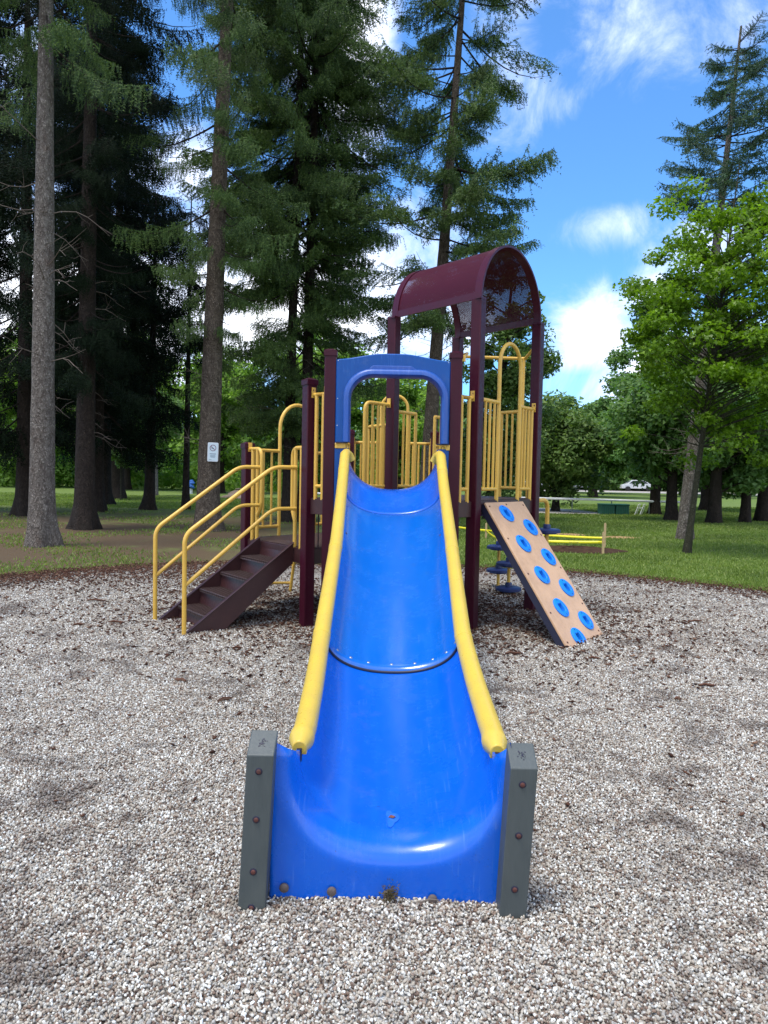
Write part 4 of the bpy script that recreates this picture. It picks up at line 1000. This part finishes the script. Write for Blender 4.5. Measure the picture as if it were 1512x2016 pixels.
def leafcloud(centers, radii, n, size, rg, squash=.75, lobed=False):
    """leaf faces scattered in clumps"""
    c = rg.integers(0, len(centers), n); d = rg.normal(size=(n, 3)); d /= np.linalg.norm(d, axis=1, keepdims=True)
    rad = radii[c]*(rg.random(n)**.45); P_ = centers[c]+d*rad[:, None]*np.array([1, 1, squash])
    nr = d*.5+rg.normal(size=(n, 3))*.55+np.array([0, 0, .75]); nr /= np.linalg.norm(nr, axis=1, keepdims=True)
    a = np.cross(nr, rg.normal(size=(n, 3))); a /= np.linalg.norm(a, axis=1, keepdims=True); b = np.cross(nr, a)
    s = size*rg.uniform(.6, 1.25, n)[:, None]
    if lobed:
        ang = np.array([0, .55, .95, 1.5, 2.1, 2.75, 3.53, 4.18, 4.78, 5.33, 5.73]); rr = np.array([1, .42, .85, .40, .62, .35, .35, .62, .40, .85, .42]); rr = np.array([1.0, .45, .9, .42, .66, .30, .66, .42, .9, .45])
        ang = np.linspace(0, 2*np.pi, 10, endpoint=False)
    else:
        ang = np.array([0, 1.1, math.pi, 5.2]); rr = np.array([1, .55, .8, .55])
    k = len(ang); V = P_[:, None]+s[:, None]*(a[:, None]*(np.cos(ang)*rr)[None, :, None]+b[:, None]*(np.sin(ang)*rr)[None, :, None])
    V += nr[:, None]*(s[:, None]*.25*(np.cos(ang*2))[None, :, None])
    return V.reshape(-1, 3), np.arange(n*k).reshape(-1, k)
def broadleaf(name, base, H, crown, rad, label, leaf, bark, nclump, nleaf, size, seed, clump=.5, cat='tree', lobed=False, lean=(0, 0), fork=.35, group=None, squash=.7, proto=None, rot=0, sc=1):
    """crown: (cx, cy, cz, rx, ry, rz) relative to base"""
    root = empty(name, (base[0], base[1], 0)); tag(root, label, cat, group)
    if proto is not None:
        for ch in proto.children:
            c = ch.copy(); COL.objects.link(c); c.parent = root
        root.rotation_euler.z = rot; root.scale = (sc, sc, sc); return root
    rg = np.random.default_rng(seed); cx_, cy_, cz_, rx, ry, rz_ = crown
    path = [(lean[0]*t, lean[1]*t, H*t) for t in np.linspace(0, 1, 7)]
    V, F = trunk_mesh(path, rad, 1.35, nseg=40, sides=14, seed=seed); link('trunk', npmesh('trunk', V, F), M[bark], root, angle=180)
    d = rg.normal(size=(nclump, 3)); d /= np.linalg.norm(d, axis=1, keepdims=True); r = rg.random(nclump)**.38*rg.uniform(.75, 1.15, nclump)
    C_ = np.array([cx_, cy_, cz_])+d*r[:, None]*np.array([rx, ry, rz_]); C_[:, 2] = np.maximum(C_[:, 2], cz_-rz_*.92)
    segs = []
    for c in C_:
        zs = max(fork*H, min(H*.95, c[2]-.35*np.hypot(c[0]-cx_, c[1]-cy_)-.2)); o = at_h(path, zs); mid = o*.45+c*.55+np.array([0, 0, .08*np.linalg.norm(c-o)]); tt = np.linspace(0, 1, 7)[:, None]
        segs.append((o*(1-tt)**2+2*mid*tt*(1-tt)+c*tt*tt, rad*.22, rad*.03))
    V, F = limb_tubes(segs); link('limbs', npmesh('limbs', V, F), M[bark], root, angle=180)
    V, F = leafcloud(C_, clump*rg.uniform(.6, 1.3, nclump), nleaf, size, rg, squash, lobed); link('crown', npmesh('crown', V, F), M[leaf], root, smooth=False)
    return root
broadleaf('maple_tree', (6.27, 15.23), 7.9, (1.10, .2, 4.75, 2.6, 2.2, 3.05), .066, 'young bright green maple with a slim trunk on the right lawn', 'maple_leaf', 'bark_young', 230, 34000, .062, 71, .40, lobed=True, lean=(.75, 0), fork=.28, squash=.55)
# trees close behind the climber on the right
broadleaf('cedar_tree', (3.7, 26.0), 8.6, (0.4, 0, 4.5, 1.75, 1.6, 4.2), .2, 'feathery green cedar standing behind the arched canopy', 'cedar', 'bark_dark', 120, 22000, .09, 81, .42, lean=(.6, 0), fork=.1, squash=1.0)
broadleaf('cedar_tree', (7.9, 34.0), 4.9, (0, 0, 2.8, 2.3, 2.0, 2.2), .16, 'low spreading cedar left of the green bins, right of the climber', 'cedar', 'bark_dark', 110, 22000, .13, 82, .7, fork=.1, squash=.8)
B1 = broadleaf('broadleaf_tree', (17.5, 62), 8, (0, 0, 4.6, 4.6, 4, 3.6), .30, 'rounded light green tree beyond the green bins', 'leaf_mid', 'bark_dark', 110, 26000, .22, 83, 1.0, fork=.15)
B2 = broadleaf('broadleaf_tree', (11.9, 32.5), 10, (0.2, 0, 6.2, 2.2, 2.2, 4.4), .22, 'tall loose tree with grey green leaves left of the maple crown', 'leaf_mid', 'bark_dark', 70, 16000, .12, 84, .65, fork=.12)
# dark cedars on the right lawn
K1 = broadleaf('cedar_tree', (11.9, 26.6), 7.0, (0, 0, 4.2, 2.4, 2.2, 2.9), .23, 'dark cedar with flared trunk just right of the slim maple trunk', 'leaf_mid', 'bark_dark', 90, 22000, .13, 85, .9, fork=.1)
for x, y, sc, ro, lab in ((10.8, 27.8, .92, 1.1, 'dark cedar half hidden behind the knotty grey pine trunk'), (13.4, 27.4, .8, 2.3, 'dark cedar with the thinnest trunk of the right hand row'), (14.5, 28.3, .98, 4.0, 'dark cedar trunk at the right edge of the row'),
                          (16.6, 38.2, 1.15, 5.0, 'leaning dark cedar farther back between the row trunks'), (19.5, 36, 1.2, .4, 'cedar at the far right border of the lawn')):
    broadleaf('cedar_tree', (x, y), 0, None, 0, lab, None, None, 0, 0, 0, 0, proto=K1, rot=ro, sc=sc)
far = ((22, 78, 1.0, 1.2, 'tree beyond the right lawn behind the bins, lower of the two'), (29, 70, 1.1, 2.9, 'rounded tree far behind the right hand cedars'), (12.0, 84, 1.05, 3.9, 'far rounded tree seen just right of the maroon canopy post'),
       (36, 80, 1.3, 5.4, 'large tree far off at the right border'), (3.0, 76, 1.0, 2.0, 'far green tree seen between the slide hood and the climbing wall'))
for x, y, sc, ro, lab in far: broadleaf('broadleaf_tree', (x, y), 0, None, 0, lab, None, None, 0, 0, 0, 0, proto=B1, rot=ro, sc=sc)
# trees behind the left grove, sunlight painted into their leaf colour
L1 = broadleaf('broadleaf_tree', (-11.5, 52), 11, (0, 0, 5.6, 4.6, 3.6, 4.6), .25, 'bright green tree behind the tree with the sign', 'leaf_sunlit', 'bark_dark', 90, 20000, .20, 91, 1.1, fork=.12)
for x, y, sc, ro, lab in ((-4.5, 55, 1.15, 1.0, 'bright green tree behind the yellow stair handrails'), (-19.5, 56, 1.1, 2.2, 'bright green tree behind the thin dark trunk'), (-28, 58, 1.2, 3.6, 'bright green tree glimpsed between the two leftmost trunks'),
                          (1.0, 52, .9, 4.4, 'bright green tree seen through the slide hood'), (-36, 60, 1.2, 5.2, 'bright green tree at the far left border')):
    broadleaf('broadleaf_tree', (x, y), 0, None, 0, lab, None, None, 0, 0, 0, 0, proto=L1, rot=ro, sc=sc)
broadleaf('sapling', (-12.9, 36.2), 3.0, (0, 0, 2.2, 1.1, .9, .5), .03, 'small sapling with a stake-thin trunk at the grove edge, left one', 'leaf_mid', 'bark_young', 24, 1800, .10, 93, .35)
broadleaf('sapling', (-12.7, 39.4), 4.0, (0, 0, 3.2, .9, .9, .9), .04, 'slender sapling on the lit lawn right of the smaller sapling', 'leaf_sunlit', 'bark_dark', 24, 1800, .11, 94, .35)
broadleaf('birch_tree', (-13.5, 43.7), 5.5, (.3, 0, 4.4, 1.6, 1.4, 1.6), .13, 'small tree with a whitish trunk on the lit lawn beyond the grove', 'leaf_mid', 'bark_pale', 40, 4000, .14, 95, .6)
# woods that close the view
def woods():
    rg = np.random.default_rng(99); n = 300; x = rg.uniform(-130, 150, n); y = 108+rg.uniform(-10, 14, n)+.0006*x*x
    k = x < 4; y[k] -= 28; c = []; r = []
    for i in range(n):
        h = rg.uniform(7, 12) if x[i] > 4 else rg.uniform(4.5, 7.5)
        for j in range(7): c.append((x[i]+rg.normal(0, 1.9), y[i]+rg.normal(0, 1.6), h*(.18+.12*j)+rg.normal(0, .4))); r.append(rg.uniform(1.4, 2.6))
    V, F = leafcloud(np.array(c), np.array(r), 190000, .55, rg, .9)
    tag(link('distant_woods', npmesh('distant_woods', V, F), M['leaf_mid'], smooth=False), 'continuous belt of far green woods closing the park', kind='stuff')
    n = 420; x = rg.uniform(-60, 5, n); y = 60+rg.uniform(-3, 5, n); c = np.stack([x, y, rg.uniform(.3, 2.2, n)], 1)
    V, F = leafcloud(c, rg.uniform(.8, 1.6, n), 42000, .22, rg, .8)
    tag(link('sunlit_shrubbery', npmesh('sunlit_shrubbery', V, F), M['leaf_sunlit'], smooth=False), 'bright tangled shrubs beyond the left lawn', kind='stuff')
woods()

# ------------------------------------------------------------------ sign on the tree
sg = empty('no_smoking_sign', (-4.26, 18.335, 1.98)); tag(sg, 'white no smoking sign fixed to the brown spruce trunk', 'sign'); sg.rotation_euler = (0, R(1.5), R(8))
def rrect(w, h, r, y, n=5):
    p = []
    for cx_, cz_, a0 in ((w/2-r, h/2-r, 0), (-w/2+r, h/2-r, 90), (-w/2+r, -h/2+r, 180), (w/2-r, -h/2+r, 270)):
        p += [(cx_+r*math.cos(R(a0+90*k/n)), y, cz_+r*math.sin(R(a0+90*k/n))) for k in range(n+1)]
    return p
MB().prism(rrect(.26, .47, .03, 0), (0, .008, 0)).build('sign_plate', M['white'], sg, smooth=False)
MB().prism(rrect(.225, .435, .02, -.004), (0, .003, 0)).build('sign_panel', M['signface'], sg, smooth=False)
m = MB(); N_ = 28; m.grid([[Vector((r_*math.cos(2*math.pi*k/N_), -.0065, .10+r_*math.sin(2*math.pi*k/N_))) for k in range(N_+1)] for r_ in (.078, .064)])
m.box((0, -.0066, .10), (.135, .001, .012), (Vector((math.cos(R(-45)), 0, math.sin(R(-45)))), Vector((0, 1, 0)), Vector((math.sin(R(45)), 0, math.cos(R(45)))))); m.build('prohibition_ring', M['signred'], sg, smooth=False)
m = MB().box((-.012, -.0078, .092), (.085, .001, .014), (Vector((math.cos(R(-20)), 0, math.sin(R(-20)))), Vector((0, 1, 0)), Vector((math.sin(R(20)), 0, math.cos(R(20)))))); m.build('cigarette_symbol', M['signink'], sg, smooth=False)
m = MB().box((0, -.0065, -.045), (.15, .001, .020))
for z_, w_ in ((-.078, .12), (-.096, .13), (-.114, .12), (-.13, .10), (-.185, .06)): m.box((0 if z_ > -.15 else -.06, -.0065, z_), (w_, .001, .009))
m.build('small_print', M['signgrey'], sg, smooth=False)

# ------------------------------------------------------------------ dirt patch, stakes, tape
def mound(name, c, rx, ry, h, m_, label, seed):
    rg = np.random.default_rng(seed); rows = []
    for r_ in np.linspace(1, 0.02, 9):
        rows.append([Vector((c[0]+rx*r_*math.cos(q)*(1+.12*math.sin(3*q)), c[1]+ry*r_*math.sin(q)*(1+.15*math.sin(5*q+1)), .008+h*(1-r_*r_)*(.7+.6*rg.random()))) for q in np.linspace(0, 2*math.pi, 40, endpoint=False)])
    rows = [r_+[r_[0]] for r_ in rows]; mb = MB().grid(rows); tag(mb.build(name, M[m_], smooth=False), label, kind='stuff')
mound('soil_patch', (3.95, 15.35), 1.15, .55, .08, 'soil', 'dug brown soil inside the yellow tape', 5)
mound('straw_patch', (4.9, 19.6), .55, .35, .03, 'straw', 'dry straw strewn on the right lawn', 6)
mound('straw_patch', (6.0, 19.0), .6, .25, .03, 'straw', 'thin streak of dry straw right of the larger straw patch', 7)
stk = (((4.38, 14.69), .43, 'nearer wooden stake of the right hand pair holding the yellow tape'), ((4.86, 16.2), .52, 'farther wooden stake of the right hand pair holding the yellow tape'),
       ((2.5, 18.0), .36, 'wooden stake left of the climbing board holding the far tape corner'), ((2.35, 15.2), .40, 'wooden stake behind the climbing board holding the near tape corner'))
for (x, y), h, lab in stk:
    m = MB().box((x, y, h/2-.05), (.045, .028, h+.1)); m.prism([(x-.0225, y-.014, h), (x+.0225, y-.014, h), (x, y-.014, h+.03)], (0, .028, 0))
    tag(m.build('wooden_stake', M['stake'], smooth=False), lab, 'stake', 'wooden stakes around the dug soil')
m = MB()
def band(a, b, z0, z1, sag, w=.075, tw=0):
    a = Vector((*a, z0)); b = Vector((*b, z1)); n = 24; rows = []
    for k in range(n+1):
        t = k/n; p = lerp(a, b, t)+Vector((0, 0, -sag*4*t*(1-t))); q = tw*math.sin(t*5); rows.append([p+Vector((0, math.sin(q)*w/2, math.cos(q)*w/2)), p-Vector((0, math.sin(q)*w/2, math.cos(q)*w/2))])
    m.grid(rows)
s1, s2, s3, s4 = [Vector((*p, 0)) for p, _, _ in stk]
band((s1.x-.03, s1.y-.02), (s4.x, s4.y-.02), .25, .24, .02, .055, .3); band((s2.x, s2.y-.02), (s3.x, s3.y-.02), .21, .20, .02, .05, .4)
band((s1.x, s1.y-.02), (s2.x, s2.y-.02), .25, .21, .01, .05); band((s4.x, s4.y-.02), (s3.x, s3.y-.02), .24, .20, .02, .05); band((s3.x, s3.y-.02), (1.6, 18.8), .20, .26, .02, .05)
tp = m.build('caution_tape', M['tape'], smooth=True, solid=.001); tag(tp, 'yellow caution tape strung low between wooden stakes round the dug soil', 'tape')
for k in range(3):
    cu_ = bpy.data.curves.new('tape_lettering', 'FONT'); cu_.body = 'CAUTION'; cu_.size = .042; cu_.extrude = .0005; o = bpy.data.objects.new('tape_lettering', cu_); COL.objects.link(o)
    cu_.materials.append(M['signink']); t = .12+.28*k; p = lerp(Vector((s4.x, s4.y, .24)), Vector((s1.x, s1.y, .25)), t); ang = math.atan2(s1.y-s4.y, s1.x-s4.x)
    o.rotation_euler = (R(90), 0, ang); o.location = (p.x, p.y-.03, p.z-.015-.02*4*t*(1-t)); o.parent = tp

# ------------------------------------------------------------------ bins, rack, fence, stump, far things
for x, lab in ((9.58, 'left one of the two dark green lidded storage bins by the fence'), (10.20, 'right one of the two dark green lidded storage bins by the fence')):
    r_ = empty('storage_bin', (x, 31.9, 0)); tag(r_, lab, 'bin', 'green storage bins by the fence')
    m = MB().box((0, 0, .20), (.56, .62, .40))
    for i in range(6): m.box((-.235+.094*i, -.318, .20), (.035, .02, .32))
    m.build('bin_body', M['bin'], r_, smooth=False, bevel=.015); MB().box((0, 0, .425), (.61, .67, .06)).build('lid', M['bin'], r_, smooth=False, bevel=.02)
rk = empty('metal_rack', (10.95, 31.8, 0)); tag(rk, 'small pale bent metal rail frame beside the green bins', 'rack')
for x in (0, .22): MB().tube(fillet([(x-.16, 0, 0), (x, 0, .46), (x+.07, .0, .46), (x+.02, .3, 0)], .08), .016, 8).build('rail_loop', M['white'], rk)
MB().tube([(-.05, 0, .3), (.18, 0, .3)], .012, 8).build('cross_bar', M['white'], rk)
fe = empty('lawn_fence', (8.2, 32.33, 0)); tag(fe, 'low lawn fence with one white top rail on thin grey posts', 'fence')
fp = lambda x: (x-8.2, (x-8.2)*.008, 0)
MB().tube([(fp(-3)[0], fp(-3)[1], .63), (fp(4)[0], fp(4)[1], .62), (fp(9)[0], fp(9)[1], .61), (fp(13.3)[0], fp(13.3)[1], .56)], .05, 10).build('top_rail', M['white'], fe)
for x in (-2.2, 1.2, 4.7, 8.22, 9.95, 11.6, 13.2): MB().tube([(fp(x)[0], fp(x)[1], -.05), (fp(x)[0], fp(x)[1], .60)], .024, 8).build('fence_post', M['post_grey'], fe)
m = MB()
for k in range(41):
    x = -3+k*.4
    for d_ in (-1, 1): m.tube([(fp(x)[0], fp(x)[1]+.02, .02), (fp(x)[0]+d_*.55, fp(x)[1]+.02, .57)], .0018, 4, False)
m.build('wire_mesh', M['post_grey'], fe)
# stump
st_ = empty('tree_stump', (-8.3, 42.2, 0)); tag(st_, 'wide pale cut tree stump on the lawn behind the stair handrails', 'stump')
V, F = trunk_mesh([(0, 0, 0), (0, 0, .55)], .62, 1.5, nseg=8, sides=26, seed=5, rough=.3); link('stump_wood', npmesh('stump', V, F), M['stump'], st_, angle=60)
MB().disc((0, 0, .53), (0, 0, 1), .19*1.1, .03, 20, .01).build('cut_top', M['stump'], st_)
b = empty('blue_bundle', (-12.85, 48.9, 0)); tag(b, 'small blue bundle above a white base, just right of the thin dark trunk', 'bundle')
m = MB(); rg = random.Random(3)
for i in range(5): m.disc((rg.uniform(-.12, .18), rg.uniform(-.1, .1), .35+.1*i), (rg.gauss(0, .3), rg.gauss(0, .3), 1), .27-.025*i, .12, 9, .05)
m.build('blue_cover', M['blue_cloth'], b, smooth=False); MB().disc((0, 0, 0), (0, 0, 1), .17, .34, 12, .02).build('white_base', M['white'], b)
def car(x, y, rot, lab, paint='carpaint'):
    r_ = empty('parked_car', (x, y, 0)); r_.rotation_euler.z = rot; tag(r_, lab, 'car', 'vehicles parked beyond the right lawn')
    prof = [(-2.2, .35), (-2.2, .85), (-1.4, 1.0), (-.8, 1.48), (.9, 1.5), (1.7, 1.0), (2.2, .9), (2.25, .35)]
    MB().prism([(px, -.88, pz) for px, pz in prof], (0, 1.76, 0)).build('body', M[paint], r_, smooth=False, bevel=.08)
    w = [(-1.2, 1.02), (-.72, 1.4), (.82, 1.42), (1.45, 1.02)]
    MB().prism([(px, -.892, pz) for px, pz in w], (0, .005, 0)).build('side_window', M['glass'], r_, smooth=False)
    for wx in (-1.4, 1.4):
        for wy in (-.8, .8): MB().disc((wx, wy-.1, .33), (0, -1 if wy < 0 else 1, 0), .33, .2, 18, .01).build('wheel', M['tyre'], r_)
for x, y, rt, lab in ((20.0, 100, .1, 'white car parked beyond the right lawn, left one'), (26.2, 100, -.05, 'white car parked beyond the right lawn, middle one'), (33.5, 99, .1, 'white car parked beyond the right lawn behind the pine trunk')): car(x, y, rt, lab)
